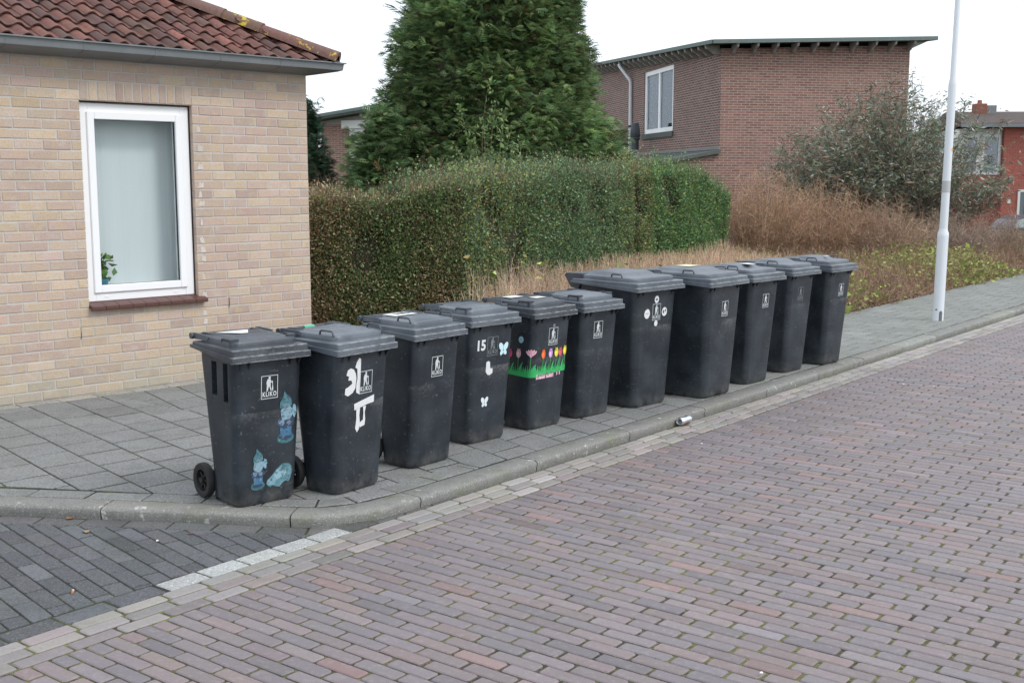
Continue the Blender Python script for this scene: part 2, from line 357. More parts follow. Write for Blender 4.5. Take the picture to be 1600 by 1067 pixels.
def clean(poly, eps=.004):
    out = []
    for p in poly:
        if not out or math.hypot(p[0]-out[-1][0], p[1]-out[-1][1]) > eps: out.append(p)
    if len(out) > 1 and math.hypot(out[0][0]-out[-1][0], out[0][1]-out[-1][1]) <= eps: out.pop()
    return out
def slab(mb, poly, z, ch, depth, col, jit=.0012, corner=0):
    poly = clean(poly)
    if len(poly) < 3: return
    if area(poly) < 0: poly = poly[::-1]
    if area(poly) < 4e-4: return
    if corner:
        q = []
        for i in range(len(poly)):
            p0, p, p1 = poly[i-1], poly[i], poly[(i+1) % len(poly)]
            for o in (p0, p1):
                dx, dy = o[0]-p[0], o[1]-p[1]; l = math.hypot(dx, dy); c = min(corner*random.uniform(.6, 1.5), l*.4)
                q.append((p[0]+dx/l*c, p[1]+dy/l*c))
        poly = q
    top = inset(poly, ch) or inset(poly, ch*.4)
    if not top: ch = .0015; top = poly
    cx = sum(p[0] for p in poly)/len(poly); cy = sum(p[1] for p in poly)/len(poly)
    tx, ty, tz = (random.gauss(0, jit*5), random.gauss(0, jit*5), random.gauss(0, jit))
    Z = lambda p, dz: z + dz + tz + (p[0]-cx)*tx + (p[1]-cy)*ty
    mb.loft([[(p[0], p[1], Z(p, -depth)) for p in poly], [(p[0], p[1], Z(p, -ch*.8)) for p in poly], [(p[0], p[1], Z(p, 0)) for p in top]], False, True, col)
def jc(c, s=.12, h=.04):
    k = math.exp(random.gauss(0, s)); return tuple(max(.005, x*k*(1+random.gauss(0, h))) for x in c)
def sheet(name, poly, z, m, kind='structure'):
    mb = MB(); mb.add([(p[0], p[1], z) for p in poly], [tuple(range(len(poly)))])
    return tag(mb.build(name, m), kind=kind)

# ---------------------------------------------------------------- the ground
def gz(x, y):
    t = min(1, max(0, (y - 31) / 9)); t = t*t*(3-2*t)
    s = min(1, max(0, (x - 2) / 8)); s = s*s*(3-2*s)
    return -.12 - .95*t*s
xs = np.concatenate([[-900, -300, -100], np.arange(-60, 61, 2.5), [100, 300, 900]]); ys = np.concatenate([[-400, -100, -40], np.arange(-20, 90, 2.5), [130, 300, 900]])
mb = MB(); nx = len(xs)
mb.add([(x, y, gz(x, y)) for y in ys for x in xs], [(j*nx+i, j*nx+i+1, (j+1)*nx+i+1, (j+1)*nx+i) for j in range(len(ys)-1) for i in range(nx-1)])
tag(mb.build('ground', M['grassy'], smooth=True), kind='structure')

# road: joint bed and the bricks
mb = MB()
W = lambda u, v, z: (*uv2w(u, v), z)
RW = 5.6
BRW = .0735
kl = lin('8f807f')
def klcol():
    base = random.choice([(.203, .168, .172), (.213, .175, .178), (.195, .168, .178), (.218, .170, .168), (.20, .173, .184), (.25, .17, .165) if random.random() < .2 else (.21, .175, .185), (.18, .158, .172)])
    return jc(base, .085, .012)
def rowquad(u0, u1, v0, v1): return [uv2w(u0, v0), uv2w(u0, v1), uv2w(u1, v1), uv2w(u1, v0)]
GW = .087
for r in range(3):                                    # three gutter rows along the kerb
    u = -9 + random.random()*.2
    while u < 22:
        L_ = .215*random.uniform(.93, 1.05); g = .006
        k = max(0, .9 - r*.22)
        pale = (.335, .315, .29) if u > -1.0 else (.275, .255, .245); c = tuple(a*k+b*(1-k) for a, b in zip(pale, (.23, .195, .195)))
        if u > -.9 or r < 3: slab(mb, rowquad(u+g, u+L_-g, r*GW+.006+.012, (r+1)*GW-.006+.012), ZR+.001, .006, .03, jc(c, .13, .03), .0012, .008)
        u += L_
v0 = 3*GW+.014
i = 0; u = -8.5
while u < 17:
    off = (i % 2)*.11 + random.uniform(-.03, .03); pitch = BRW*random.uniform(.97, 1.03)
    v = v0; first = True
    vmax = 4.2 if u > -5.5 else 2.0
    while v < vmax:
        L_ = .228*random.uniform(.96, 1.03) if not first else (.228 if i % 2 == 0 else .114)
        first = False
        slab(mb, rowquad(u+.0038, u+pitch-.0038, v+.0075+random.uniform(-.003, .002), v+L_-.0065), ZR + .002*math.sin(u*1.7)*math.sin(v*1.3), .005, .03, klcol(), .0009, .008)
        v += L_
    u += pitch; i += 1
tag(mb.build('road', M['klinker'], fix=False), kind='structure')
sheet('road_bed', [uv2w(-9, -.0), uv2w(-9, RW), uv2w(40, RW), uv2w(40, -.0)], ZR-.0062, M['joint'])
sheet('road_far', [uv2w(17, v0), uv2w(17, RW), uv2w(40, RW), uv2w(40, v0)], ZR, M['asph'])

# kerb: separate stones with open joints
left_dir = np.array([1.053, -.133]); left_dir /= np.linalg.norm(left_dir)
kp = [(-8.2, 6.012+.1263*5.489), (-2.711, 6.012), (-1.658, 5.879), (-1.30, 5.822), (-1.14, 5.802), (-1.0, 5.797), (-.88, 5.827), (-.77, 5.885), (-.66, 5.965), (-.536, 6.099)]
kp = [np.array(p) for p in kp] + [A + DU*u for u in (-.85, 0, 2, 8, 24)]
seg = np.cumsum([0]+[np.linalg.norm(kp[i+1]-kp[i]) for i in range(len(kp)-1)])
def kpt(s):
    i = min(max(int(np.searchsorted(seg, s)) - 1, 0), len(kp)-2); t = (s-seg[i])/(seg[i+1]-seg[i])
    return kp[i]*(1-t)+kp[i+1]*t
def kfr(s):
    a, b = kpt(max(0, s-.06)), kpt(s+.06); d = (b-a)/np.linalg.norm(b-a); return kpt(s), d, np.array([-d[1], d[0]])   # inward normal (towards the pavement)
KW = .165
def kerb_s(x):                                         # arc length where the path reaches world x
    return min(np.arange(0, seg[-1], .01), key=lambda s: abs(kpt(s)[0]-x))
j0 = kerb_s(-2.16); joints = [j0-1.05*k for k in range(5, 0, -1)]+[j0, kerb_s(-1.14), kerb_s(-.492), kerb_s(.156), kerb_s(.81)]
while joints[-1] < seg[-1]-1.2: joints.append(joints[-1]+1.05)
mb = MB()
prof = [(.012, -.09), (.010, -.045), (.004, -.018), (.012, -.006), (.030, 0), (KW-.01, .001), (KW, -.006), (KW, -.06)]
for a, b in zip(joints[:-1], joints[1:]):
    if a < 0: continue
    n = max(2, int((b-a)/.12)); c = jc((.215, .212, .198), .08, .015); rings = []; dz = random.gauss(0, .0015)
    for k in range(n+1):
        s = a+.004+(b-a-.008)*k/n
        if k in (0, n): pass
        P_, d, nn = kfr(s)
        chip = .004*mnoise.noise(Vector((s*9, 0, 0)))
        rings.append([(P_[0]+nn[0]*(o+chip*(z > -.02)), P_[1]+nn[1]*(o+chip*(z > -.02)), z+dz) for o, z in prof])
    mb.loft(rings, True, True, c)
tag(mb.build('kerb', M['kerb'], smooth=50), kind='structure')

# pavement
back = []
for s in np.arange(0, seg[-1], .05):
    P_, d, nn = kfr(s); back.append(P_+nn*(KW+.004))
def hull_planes(off):
    pl = []
    for (s0, s1) in [(kerb_s(-6), kerb_s(-2)), (kerb_s(-1.6), kerb_s(-1.35)), (kerb_s(-1.13), kerb_s(-1.02)), (kerb_s(-.95), kerb_s(-.87)), (kerb_s(-.82), kerb_s(-.74)), (kerb_s(-.70), kerb_s(-.64))]:
        a, b = kpt(s0), kpt(s1); d = (b-a)/np.linalg.norm(b-a); nn = np.array([-d[1], d[0]])
        pl.append(half(a+nn*off, b+nn*off))
    a, b = uv2w(0, -off), uv2w(5, -off); pl.append(half(a, b)); return pl
kerbp = hull_planes(KW+.010); rowp = hull_planes(KW+.004+.15)
wallp = half(HL+NH*.0, HL-DH)                          # keep the road side of the house wall
drip = half(HL+NH*.14, HL+NH*.14-DH)
US = -.35
splitL = half(uv2w(US, 1), uv2w(US, -9)); 
splitL = (DU[0], DU[1], DU @ A + US); splitR = (-DU[0], -DU[1], -(DU @ A + US))
mb = MB()
tc_ = (.205, .208, .209)
def grid(a_dir, b_dir, la, lb, origin, na, nb, planes, colf, g=.0055, stag=True, gbk=2.0, mbx=None, z=0, ch=.005, corner=0):
    a_ = np.array([math.cos(a_dir), math.sin(a_dir)]); b_ = np.array([math.cos(b_dir), math.sin(b_dir)])
    for i in range(*na):                               # continuous joints run along b
        gb_ = g*gbk; o = (i % 2)*.5*lb if stag else 0
        o += random.uniform(-.01, .01)
        for j in range(*nb):
            P0 = np.array(origin)+a_*(i*la)+b_*(j*lb+o)
            q = [P0+a_*g+b_*gb_, P0+a_*(la-g)+b_*gb_, P0+a_*(la-g)+b_*(lb-gb_), P0+a_*g+b_*(lb-gb_)]
            q = [tuple(p) for p in q]
            if area(q) < 0: q = q[::-1]
            q = clip(q, planes)
            if len(q) >= 3: slab(mbx or mb, q, z, ch*.6, .03, colf(), .0006, corner)
XB = (-1, 0, 5.6)
grid(R(45.5), R(130), .29, .335, (-2.073+.01, 6.359), (-22, 14), (-6, 14), rowp+[drip, splitL, XB], lambda: jc(tc_, .06, .008))
# border row along the left kerb, drip course along the house wall
s = 0.3
sE = kerb_s(-.055)
while s < sE-.04:
    P_, d, nn = kfr(s); P2, d2, n2 = kfr(min(s+.33, sE))
    q = [tuple(P_+nn*(KW+.01)+d*.005), tuple(P2+n2*(KW+.01)-d2*.005), tuple(P2+n2*(KW+.148)-d2*.005), tuple(P_+nn*(KW+.148)+d*.005)]
    slab(mb, q, 0, .005, .03, jc(tc_, .06, .01)); s += .33
x = 0
while x > -5.2:
    p = [HL+NH*.012+DH*(x-.006), HL+NH*.012+DH*(x-.30), HL+NH*.134+DH*(x-.30), HL+NH*.134+DH*(x-.006)]
    slab(mb, [tuple(k) for k in p], .002, .005, .03, jc((.36, .345, .30), .08, .02)); x -= .306
# pavement beside the road, wider as far as the house, then in front of the bed
BV = -1.66
grid(R(52), R(-56), .30, .36, uv2w(-1, -.17), (-4, 12), (-14, 6), [half(uv2w(0, -KW-.012), uv2w(5, -KW-.012)), splitR, (DU[0], DU[1], DU @ A + 2.35), half(uv2w(5, -4.4), uv2w(0, -4.4)), drip], lambda: jc(tc_, .06, .008))
def far_tile(): return jc((.215, .225, .21), .06, .01)
grid(R(52), R(-38), .30, .30, uv2w(2.35+.006, -KW-.01), (0, 60), (-6, 1), [half(uv2w(0, -KW-.012), uv2w(5, -KW-.012)), (-DU[0], -DU[1], -(DU @ A + 2.355)), half(uv2w(5, BV), uv2w(0, BV))], far_tile, g=.0035)
tag(mb.build('pavement', M['tile'], fix=False), kind='structure')
sheet('pavement_bed', [(-5.6, 6.52), (-2.7, 6.15), (-1.6, 6.0), (-1.0, 5.93), (-.75, 6.02), uv2w(-.85, -.05), uv2w(20.5, -.05), uv2w(20.5, BV), uv2w(2.3, BV), uv2w(2.3, -4.4), uv2w(1.7, -4.4), tuple(HL), tuple(HL-DH*5.3)], -.0048, M['jointp'])

# driveway with dark pavers, white strip markers
mb = MB(); lk = half(kpt(kerb_s(-2.0))-np.array([0, .125]), kpt(kerb_s(-6))-np.array([0, .125]))
vr = (NV[0], NV[1], NV @ A - .118)
dc = (.105, .109, .118)
grid(R(43), R(-48.5), .094, .245, (-2.448, 5.509), (-60, 40), (-14, 14), [lk, vr, (-1, 0, 8.0)], lambda: jc(dc, .16, .02), g=.0036, gbk=1.7, z=ZR, ch=.006, corner=.006)
a = uv2w(-9, 0)
kk = kerb_s(-8)
s = .02
while s < kerb_s(-1.02):                                # edging along the left kerb
    P_, d, nn = kfr(s); P2, d2, n2 = kfr(s+.235)
    q = clip([tuple(P_-nn*.118+d*.004), tuple(P2-n2*.118-d2*.004), tuple(P2-n2*.004-d2*.004), tuple(P_-nn*.004+d*.004)], [vr])
    if len(q) > 2: slab(mb, q, ZR, .005, .03, jc((.12, .12, .12), .15, .02))
    s += .24
u = -2.70
while u > -9:                                           # dark edging before the white strips
    slab(mb, rowquad(u-.235, u-.006, -.108, .008), ZR, .005, .03, jc(dc, .15, .02)); u -= .24
u = -1.62
while u < -.95:
    slab(mb, rowquad(u+.004, u+.2, -.108, .008), ZR, .005, .03, jc((.11, .11, .105), .15, .02)); u += .21
tag(mb.build('driveway', M['paver'], fix=False), kind='structure')
sheet('driveway_bed', [(-9, 1.0), uv2w(-7.5, -.0), uv2w(-.80, -.0), (-.9, 5.84), (-1.2, 5.84), (-2.7, 6.03), (-8.2, 6.72)], ZR-.0055, M['jointp'])
mb = MB(); u = -2.69
for k in range(5):
    slab(mb, rowquad(u+.006, u+.213, -.106, .010), ZR+.001, .005, .03, jc((.35, .355, .35), .06, .01)); u += .219
tag(mb.build('white_edge_marking', M['strip'], fix=False), kind='structure')
# planting bed soil
sheet('planting_bed', [uv2w(2.32, BV), uv2w(20.5, BV), uv2w(26, -3), (24, 32), (-6, 32), (-8, 12.6), tuple(HL+NH*-.2+DH*.3), uv2w(2.32, -4.4)], -.02, M['soil'])

# moss and tiny weeds in the joints
def tufts(name, pts, h, n, cols):
    V = []; F = []; C = []
    for (x, y, z) in pts:
        for k in range(n):
            a = random.uniform(0, 6.283); hh = h*random.uniform(.4, 1.2); lean = random.uniform(.2, 1.0)*hh; wd = hh*.22
            ox, oy = random.gauss(0, h*.7), random.gauss(0, h*.7); px, py = -math.sin(a)*wd, math.cos(a)*wd
            b = len(V); V += [(x+ox+px, y+oy+py, z), (x+ox-px, y+oy-py, z), (x+ox+math.cos(a)*lean, y+oy+math.sin(a)*lean, z+hh)]
            F.append((b, b+1, b+2)); c = jc(random.choice(cols), .2, .08); C += [c]*3
    return fastmesh(name, np.array(V), np.array(F), np.array(C), M['leaf'])
pts = []
i = 0
while len(pts) < 3600:
    u, v = random.uniform(-4, 9), v0+random.uniform(0, 3.6)
    if mnoise.noise(Vector((u*.8, v*.8, 3))) + .35*mnoise.noise(Vector((u*3, v*3, 9))) < .02: continue
    row = round((u+8.5)/BRW); uu = -8.5+row*BRW
    pts.append((*uv2w(uu, v), ZR-.005))
tag(tufts('moss_tufts', pts, .008, 7, [(.13, .15, .04), (.17, .18, .07), (.09, .12, .03), (.2, .19, .1)]), kind='stuff')
# ---------------------------------------------------------------- yellow brick house
house = empty('brick_house', (HL[0], HL[1], 0), HA)
tag(house, 'single storey house of pale yellow brick with red pantile roof, nearest on the left', 'house')
SL, SR, ZB, ZT = -2.121, -1.153, .735, 2.303
CH, BW = .0771, .222
palette = [(.51, .40, .325), (.54, .43, .34), (.50, .375, .31), (.54, .42, .315), (.475, .365, .305), (.51, .39, .33), (.55, .44, .33), (.49, .37, .315)]
def brickcol(): return tuple(min(.9, c*1.0) for c in jc(random.choice(palette), .06, .012))
ZTOP = 2.70
def wallbricks(mb, x0, x1, holes, frame, rows=None, yp=0):
    """running bond on a wall plane; frame maps (s, z, out) to local coordinates"""
    n = int(ZTOP / CH)
    for r in range(rows or n+1):
        z0, z1 = r*CH+.0045, (r+1)*CH-.0045
        if z0 > ZTOP-.02: break
        s = x0 - (BW/2 if r % 2 else 0)
        while s < x1:
            a, b = max(s+.005, x0), min(s+BW-.005, x1); spans = [(a, b)]
            for (h0, h1, y0, y1) in holes:
                if z1 > y0+.01 and z0 < y1-.01:
                    ns = []
                    for (p, q) in spans:
                        if q <= h0 or p >= h1: ns.append((p, q)); continue
                        if p < h0-.01: ns.append((p, h0))
                        if q > h1+.01: ns.append((h1, q))
                    spans = ns
            for (p, q) in spans:
                if q-p > .02: onebrick(mb, p, q, z0, min(z1, ZTOP), frame)
            s += BW
def onebrick(mb, p, q, z0, z1, frame, col=None):
    pr = .004+random.gauss(0, .0009); c = .0035
    z0 += random.gauss(0, .0008); z1 += random.gauss(0, .0008)
    rings = [[frame(p, z0, -.06), frame(q, z0, -.06), frame(q, z1, -.06), frame(p, z1, -.06)],
             [frame(p, z0, pr-c), frame(q, z0, pr-c), frame(q, z1, pr-c), frame(p, z1, pr-c)],
             [frame(p+c, z0+c, pr), frame(q-c, z0+c, pr), frame(q-c, z1-c, pr), frame(p+c, z1-c, pr)]]
    cc = col or brickcol()
    if z0 < .26:
        k = max(0, min(.8, (.26-z0)/.26*random.uniform(.3, 1.2))); cc = tuple(a*(1-k)+b*k for a, b in zip(cc, (.40, .385, .31)))
    mb.loft(rings, False, True, cc)
front = lambda s, z, o: (s, -o, z)
side = lambda s, z, o: (o, s, z)                        # gable side wall, facing along +x local
mb = MB()
SOL = (SL, SR, ZT, ZT+2*CH-.0)
r0 = round(ZT/CH); ZT_ = r0*CH                          # snap lintel to a course
holes = [(SL, SR, ZB-.05, ZT_), (SL, SR, ZT_, ZT_+2*CH)]
wallbricks(mb, -5.2, 0, holes, front)
n = 13; sw = (SR-SL)/n
for k in range(n): onebrick(mb, SL+k*sw+.005, SL+(k+1)*sw-.005, ZT_+.004, ZT_+2*CH-.005, front)
wallbricks(mb, .012, 7.5, [], side)
# white paint marks left on alternate bricks beside the window
for z in (2.10, 1.95, 1.80, 1.65, 1.575, 1.5, 1.35, 1.20, 1.12, 1.05, .9, .75, .6, .52):
    r = int(z/CH); z0 = r*CH+.008; w_ = random.uniform(.03, .06); s0 = SR+.035
    poly = [(s0+random.uniform(-.006, .006), z0+random.uniform(0, .012)), (s0+w_, z0+random.uniform(0, .01)), (s0+w_+random.uniform(-.01, .01), z0+.05), (s0+random.uniform(-.006, .012), z0+.056+random.uniform(-.01, .004))]
    mb.add([(p[0], -.0066, p[1]) for p in poly], [(0, 1, 2, 3)], (.66, .60, .56))
for s_, z_ in ((-2.20, .455), (-.86, .60)):            # open weep joints
    mb.box(s_-.004, s_+.004, -.0062, -.004, z_, z_+CH+.012, (.01, .01, .01))
# reveal bricks at the right jamb
for r in range(int(ZB/CH), r0):
    z0, z1 = r*CH+.0045, (r+1)*CH-.0045
    mb.box(SR+.0005, SR+.004, .001, .055, z0, z1, brickcol())
for k in range(n): mb.box(SL+k*sw+.004, SL+(k+1)*sw-.004, .001, .055, ZT_+.001, ZT_+.004, brickcol())
wall = mb.build('wall', M['brick'], house, fix=False)
# mortar bed: the wall body round the opening
mb = MB(); mo = -.001; T = .24
for (a, b, c, d) in ((-5.2, SL-.004, 0, ZTOP), (SR+.004, -.004, 0, ZTOP), (SL-.004, SR+.004, 0, ZB-.05), (SL-.004, SR+.004, ZT_+.004, ZTOP)):
    mb.box(a, b, .0005, T, c-.05 if c == 0 else c, d)
mb.box(-T, -.0045, T, 7.5, -.05, ZTOP)
mb.box(-.0045, .0035, T-.24+.0045, 7.5, -.05, ZTOP)
mb.box(-5.2, -4.96, T, 7.5, -.05, ZTOP); mb.box(-4.96, -T, 7.26, 7.5, -.05, ZTOP)
mb.build('wall_core', M['mortar'], house)
# window
win = MB(); y0, y1 = .045, .115
def ring(mb, s0, s1, z0, z1, wd, ya, yb, bev=.004):
    mb.bevbox(s0, s0+wd, ya, yb, z0, z1, bev); mb.bevbox(s1-wd, s1, ya, yb, z0, z1, bev)
    mb.bevbox(s0+wd, s1-wd, ya+.0015, yb, z1-wd, z1, bev); mb.bevbox(s0+wd, s1-wd, ya+.0015, yb, z0, z0+wd, bev)
ws, we, wb, wt = SL+.002, SR-.010, ZB, ZT_-.012
ring(win, ws, we, wb, wt, .078, y0, y1)
for s_ in (ws+.17, we-.17): win.box(s_-.016, s_+.016, y0-.0025, y0+.001, wb+.030, wb+.038, (.2, .2, .2))
wf = win.build('window', M['pvc'], house, smooth=40)
sa = MB(); ring(sa, ws+.066, we-.066, wb+.066, wt-.066, .062, y0-.016, y1-.012, .006)
sa.build('sash', M['pvc'], wf, smooth=40)
gb = MB(); gb.box(ws+.118, we-.118, y0+.022, y0+.026, wb+.118, wt-.118)
gb.build('glass', M['glass'], wf)
gk = MB(); q0 = .124                                      # black gasket
for (a, b, c, d) in ((ws+q0, ws+q0+.006, wb+q0, wt-q0), (we-q0-.010, we-q0, wb+q0, wt-q0), (ws+q0, we-q0, wt-q0-.008, wt-q0), (ws+q0, we-q0, wb+q0, wb+q0+.006)):
    gk.box(a, b, y0+.006, y0+.020, c, d)
gk.build('gasket', M['black'], wf)
dk = MB(); dk.box(ws, SR-.0005, y0-.004, y0-.002, wt+.002, ZT_-.0005); dk.box(we+.002, SR-.0005, y0-.004, y0-.002, wb, wt)
dk.build('seal', M['black'], wf)
si = MB(); nS = 9; sw2 = (SR-SL+.06)/nS
for k in range(nS):
    a = SL-.0+k*sw2; b = a+sw2-.004; c = jc((1, 1, 1), .06)
    rings = []
    for (y, z) in ((.05, ZB-.0), (.05, ZB-.04), (-.055, ZB-.062), (-.062, ZB-.056), (-.062, ZB-.034), (-.055, ZB-.028)):
        rings.append((y, z))
    si.prism([(a, y, z) for y, z in rings], (b-a, 0, 0))
si.build('sill', M['sill'], house)
# room: net curtain, inner sill, dark back
rm = MB(); 
rm.box(SL-.25, SL-.2, T, 1.5, .5, 2.6); rm.box(SR+.2, SR+.25, T, 1.5, .5, 2.6); rm.box(SL-.2, SR+.2, 1.45, 1.5, .5, 2.6); rm.box(SL-.2, SR+.2, T, 1.45, .5, .55); rm.box(SL-.2, SR+.2, T, 1.45, 2.55, 2.6)
rm.build('room', M['skin_dark'], house)
cu = MB(); nn = 90; V0 = []
for k in range(nn+1):
    s_ = SL-.03+(SR-SL+.06)*k/nn; y = .285+.004*math.sin(k*.35)+.0008*math.sin(k*1.7)
    V0.append((s_, y))
cu.add([(s_, y, z) for z in (ZB+.02, 1.5, 2.34) for s_, y in V0], [(r*(nn+1)+k, r*(nn+1)+k+1, (r+1)*(nn+1)+k+1, (r+1)*(nn+1)+k) for r in range(2) for k in range(nn)])
cu.build('curtain', M['curtain'], house, smooth=True)
rs = MB(); rs.box(SL+.004, SR-.004, y1+.001, .30, ZB+.045, ZB+.065); rs.build('inner_sill', M['pvc'], house)
# plant pot on the inner sill
pp = empty('potted_plant', (0, 0, 0)); 
pl = HL + DH*(SL+.205) - NH*.20
pp.location = (pl[0], pl[1], ZB+.066)
tag(pp, 'small leafy houseplant in a blue pot standing inside the white window', 'plant')
pb = MB(); pb.lathe([(.0, 0), (.040, 0), (.056, .085), (.060, .086), (.060, .10), (.052, .10), (.048, .08), (0, .08)], n=20, cap=False); pb.build('pot', M['terracotta'], pp, smooth=True)
def leaves(name, P, size, aspect, cols, parent=None, dirs=None, m='leaf', fold=.15, sizevar=.3, flat=None):
    """P (n,3): one diamond leaf per point. dirs: axis of each leaf; flat: preferred normal"""
    n = len(P); P = np.asarray(P, float)
    if dirs is None: dirs = rng.normal(size=(n, 3))
    d = dirs/(np.linalg.norm(dirs, axis=1, keepdims=True)+1e-9)
    r = rng.normal(size=(n, 3)) if flat is None else np.asarray(flat)+rng.normal(size=(n, 3))*.35
    s = np.cross(d, r); s /= (np.linalg.norm(s, axis=1, keepdims=True)+1e-9); nrm = np.cross(s, d)
    L_ = size*np.exp(rng.normal(size=(n, 1))*sizevar); Wd = L_*aspect*.5
    V = np.stack([P, P+d*L_*.45+s*Wd+nrm*L_*fold, P+d*L_, P+d*L_*.45-s*Wd+nrm*L_*fold], 1).reshape(-1, 3)
    F = np.arange(4*n).reshape(n, 4); C = np.repeat(np.asarray(cols), 4, 0)
    return fastmesh(name, V, F, C, M[m], parent)
def cjit(base, n, s=.2, h=.06):
    b = np.asarray(base, float); b = b[rng.integers(0, len(b), n)] if b.ndim == 2 else np.repeat(b[None], n, 0)
    return b*np.exp(rng.normal(size=(n, 1))*s)*(1+rng.normal(size=(n, 3))*h)
P = rng.normal(size=(90, 3))*[.045, .03, .07]+[0, 0, .20]
leaves('foliage', P, .06, .8, cjit([(.18, .32, .10), (.26, .40, .14), (.10, .20, .06)], 90), pp)
sb = MB()
for k in range(7):
    a = k*.9; sb.tube([(0, 0, .08), (.02*math.cos(a), .02*math.sin(a), .15), (.045*math.cos(a), .04*math.sin(a), .23)], .002, 5)
sb.col = (.1, .14, .05); sb.c = [(.1, .14, .05)]*len(sb.v); sb.build('stem', M['twig'], pp)

# gutter: box profile, mitred at the corner
ZG = 2.735; go = .25
gt = MB()
gprof = [(.035, ZG-.105), (.20, ZG-.075), (.238, ZG-.062), (.245, ZG-.01), (.262, ZG-.006), (.262, ZG+.004), (.240, ZG+.004), (.232, ZG-.05), (.05, ZG-.08), (.04, ZG)]
def at_out(o, z, end):
    if end == 'L': return (-5.35, -o, z)
    if end == 'C': return (o, -o, z)
    return (o, 7.6, z)
gt.loft([[at_out(o, z, e) for o, z in gprof] for e in 'LCR'], True, True)
gut = gt.build('gutter', M['zinc'], house)
for k in range(9):
    x = .0-.42-k*.585
    gs = MB(); gs.prism([(x, -.03, ZG-.108), (x, -.202, ZG-.078), (x, -.241, ZG-.064), (x, -.248, ZG-.012), (x, -.236, ZG-.012), (x, -.2, ZG-.07), (x, -.03, ZG-.098)], (.010, 0, 0)); gs.build('bracket', M['zinc'], gut)
sf = MB(); sf.box(-5.2, .03, -.034, .1, ZG-.10, ZG-.034); sf.box(-.1, .034, .1, 7.5, ZG-.10, ZG-.034); sf.build('soffit', M['zinc'], house)
# pantile roof
PT = R(28); tp = math.tan(PT); cp = math.cos(PT)
tw, te = .150, .195
rt = MB(); e0 = .215; ZR0 = ZG-.012
def pant(x):                                            # S profile across one tile, x in 0..1
    return .028*math.sin(math.pi*min(1, x/.62))**1.0 if x < .62 else -.009*math.sin(math.pi*(x-.62)/.38)
def slope(mb, mapf, x0, x1, clipf, rows, skip=1):
    for r in range(rows):
        nT = int((x1-x0)/tw)
        for k in range(nT):
            xa = x1-(k+1)*tw; a0 = r*te; c = jc(random.choice([(.165, .070, .056), (.135, .062, .052), (.19, .080, .062), (.11, .058, .050)]), .16, .03)
            dz = random.gauss(0, .003); sx = random.gauss(0, .003)
            if not clipf(xa+tw*.4, (a0+.02)*cp): continue
            N_ = 9; ra = []; rb = []; rc = []
            for i in range(N_+1):
                x = i/N_; h = pant(x)
                ra.append(mapf(xa+x*tw*1.06+sx, a0, h+.020+dz)); rb.append(mapf(xa+x*tw*1.06, a0+te+.03, h-.004+dz)); rc.append(mapf(xa+x*tw*1.06+sx, a0+.004, h+.006+dz))
            mb.loft([rc, ra, rb], False, False, c, closed=False)
def mf(x, t, h): d = t*cp; return (x, -e0+d-h*math.sin(PT), ZR0+t*math.sin(PT)+h*cp)
def ms_(y, t, h): d = t*cp; return (e0-d+h*math.sin(PT), y, ZR0+t*math.sin(PT)+h*cp)
slope(rt, mf, -5.4, e0, lambda x, d: x < e0-d-.02, 20)
slope(rt, ms_, -e0, 7.5, lambda y, d: y > -e0+d+.02, 19)
rb_ = MB()                                              # boarding under the tiles
tt = 4.2
rb_.add([mf(-5.4, -.02, -.012), mf(e0, -.02, -.012), mf(e0-tt*cp, tt, -.012), mf(-5.4, tt, -.012), ms_(7.5, -.02, -.012), ms_(7.5, tt, -.012)], [(0, 1, 2, 3), (1, 4, 5, 2)])
roof = rt.build('roof', M['rooftile'], house, smooth=60, fix=False)
rb_.build('roof_board', M['skin_dark'], roof, fix=False)
for k in range(9):                                       # hip tiles
    hb = MB(); L0, L1 = .02+k*.36, .02+k*.36+.40
    def hp(L, a, r):
        hd = Vector((-1/math.sqrt(2), 1/math.sqrt(2), math.tan(PT)/math.sqrt(2))).normalized() if False else Vector((-1, 1, tp)).normalized()
        o = Vector((e0, -e0, ZR0+.012))+hd*L
        sd = Vector((1, 1, 0)).normalized(); up = sd.cross(hd); up = up if up.z > 0 else -up
        return tuple(o+sd*math.cos(a)*r+up*math.sin(a)*r*.8)
    rj = random.gauss(0, .003)
    hb.loft([[hp(L0, math.pi*i/10, .075) for i in range(11)], [hp(L0, math.pi*i/10, .118+rj) for i in range(11)], [hp(L1, math.pi*i/10, .104+rj) for i in range(11)]], False, False, jc((.16, .080, .065), .12), closed=False)
    hb.build('hip_tile', M['hip'], roof, smooth=60, fix=False)
# ---------------------------------------------------------------- wheelie bins
BINPOS = {1: (-1.407, 5.81, 42.05), 2: (-.908, 6.06, 53.5), 3: (-.554, 6.65, 51.2), 4: (-.253, 7.289, 46.8), 5: (.157, 7.728, 49.1), 6: (.507, 8.118, 46.9),
          7: (.918, 8.478, 46.45), 8: (1.520, 8.862, 50.1), 9: (1.969, 9.494, 45.9), 10: (2.438, 10.101, 47.6), 11: (2.896, 10.551, 47.0)}
TYPE = {'A': dict(W=.468, D=.465, hl=.778, xt=.206, xb=.178, yt=.035, yb=.098, Yt=.42, Yb=.352, wy=.432, wheel=.095, lip=.066, r=.05),
        'B': dict(W=.597, D=.66, hl=.885, xt=.262, xb=.212, yt=.045, yb=.095, Yt=.62, Yb=.51, wy=.60, wheel=.10, lip=.062, r=.06),
        'C': dict(W=.514, D=.53, hl=.870, xt=.222, xb=.176, yt=.045, yb=.108, Yt=.50, Yb=.42, wy=.50, wheel=.10, lip=.062, r=.055)}
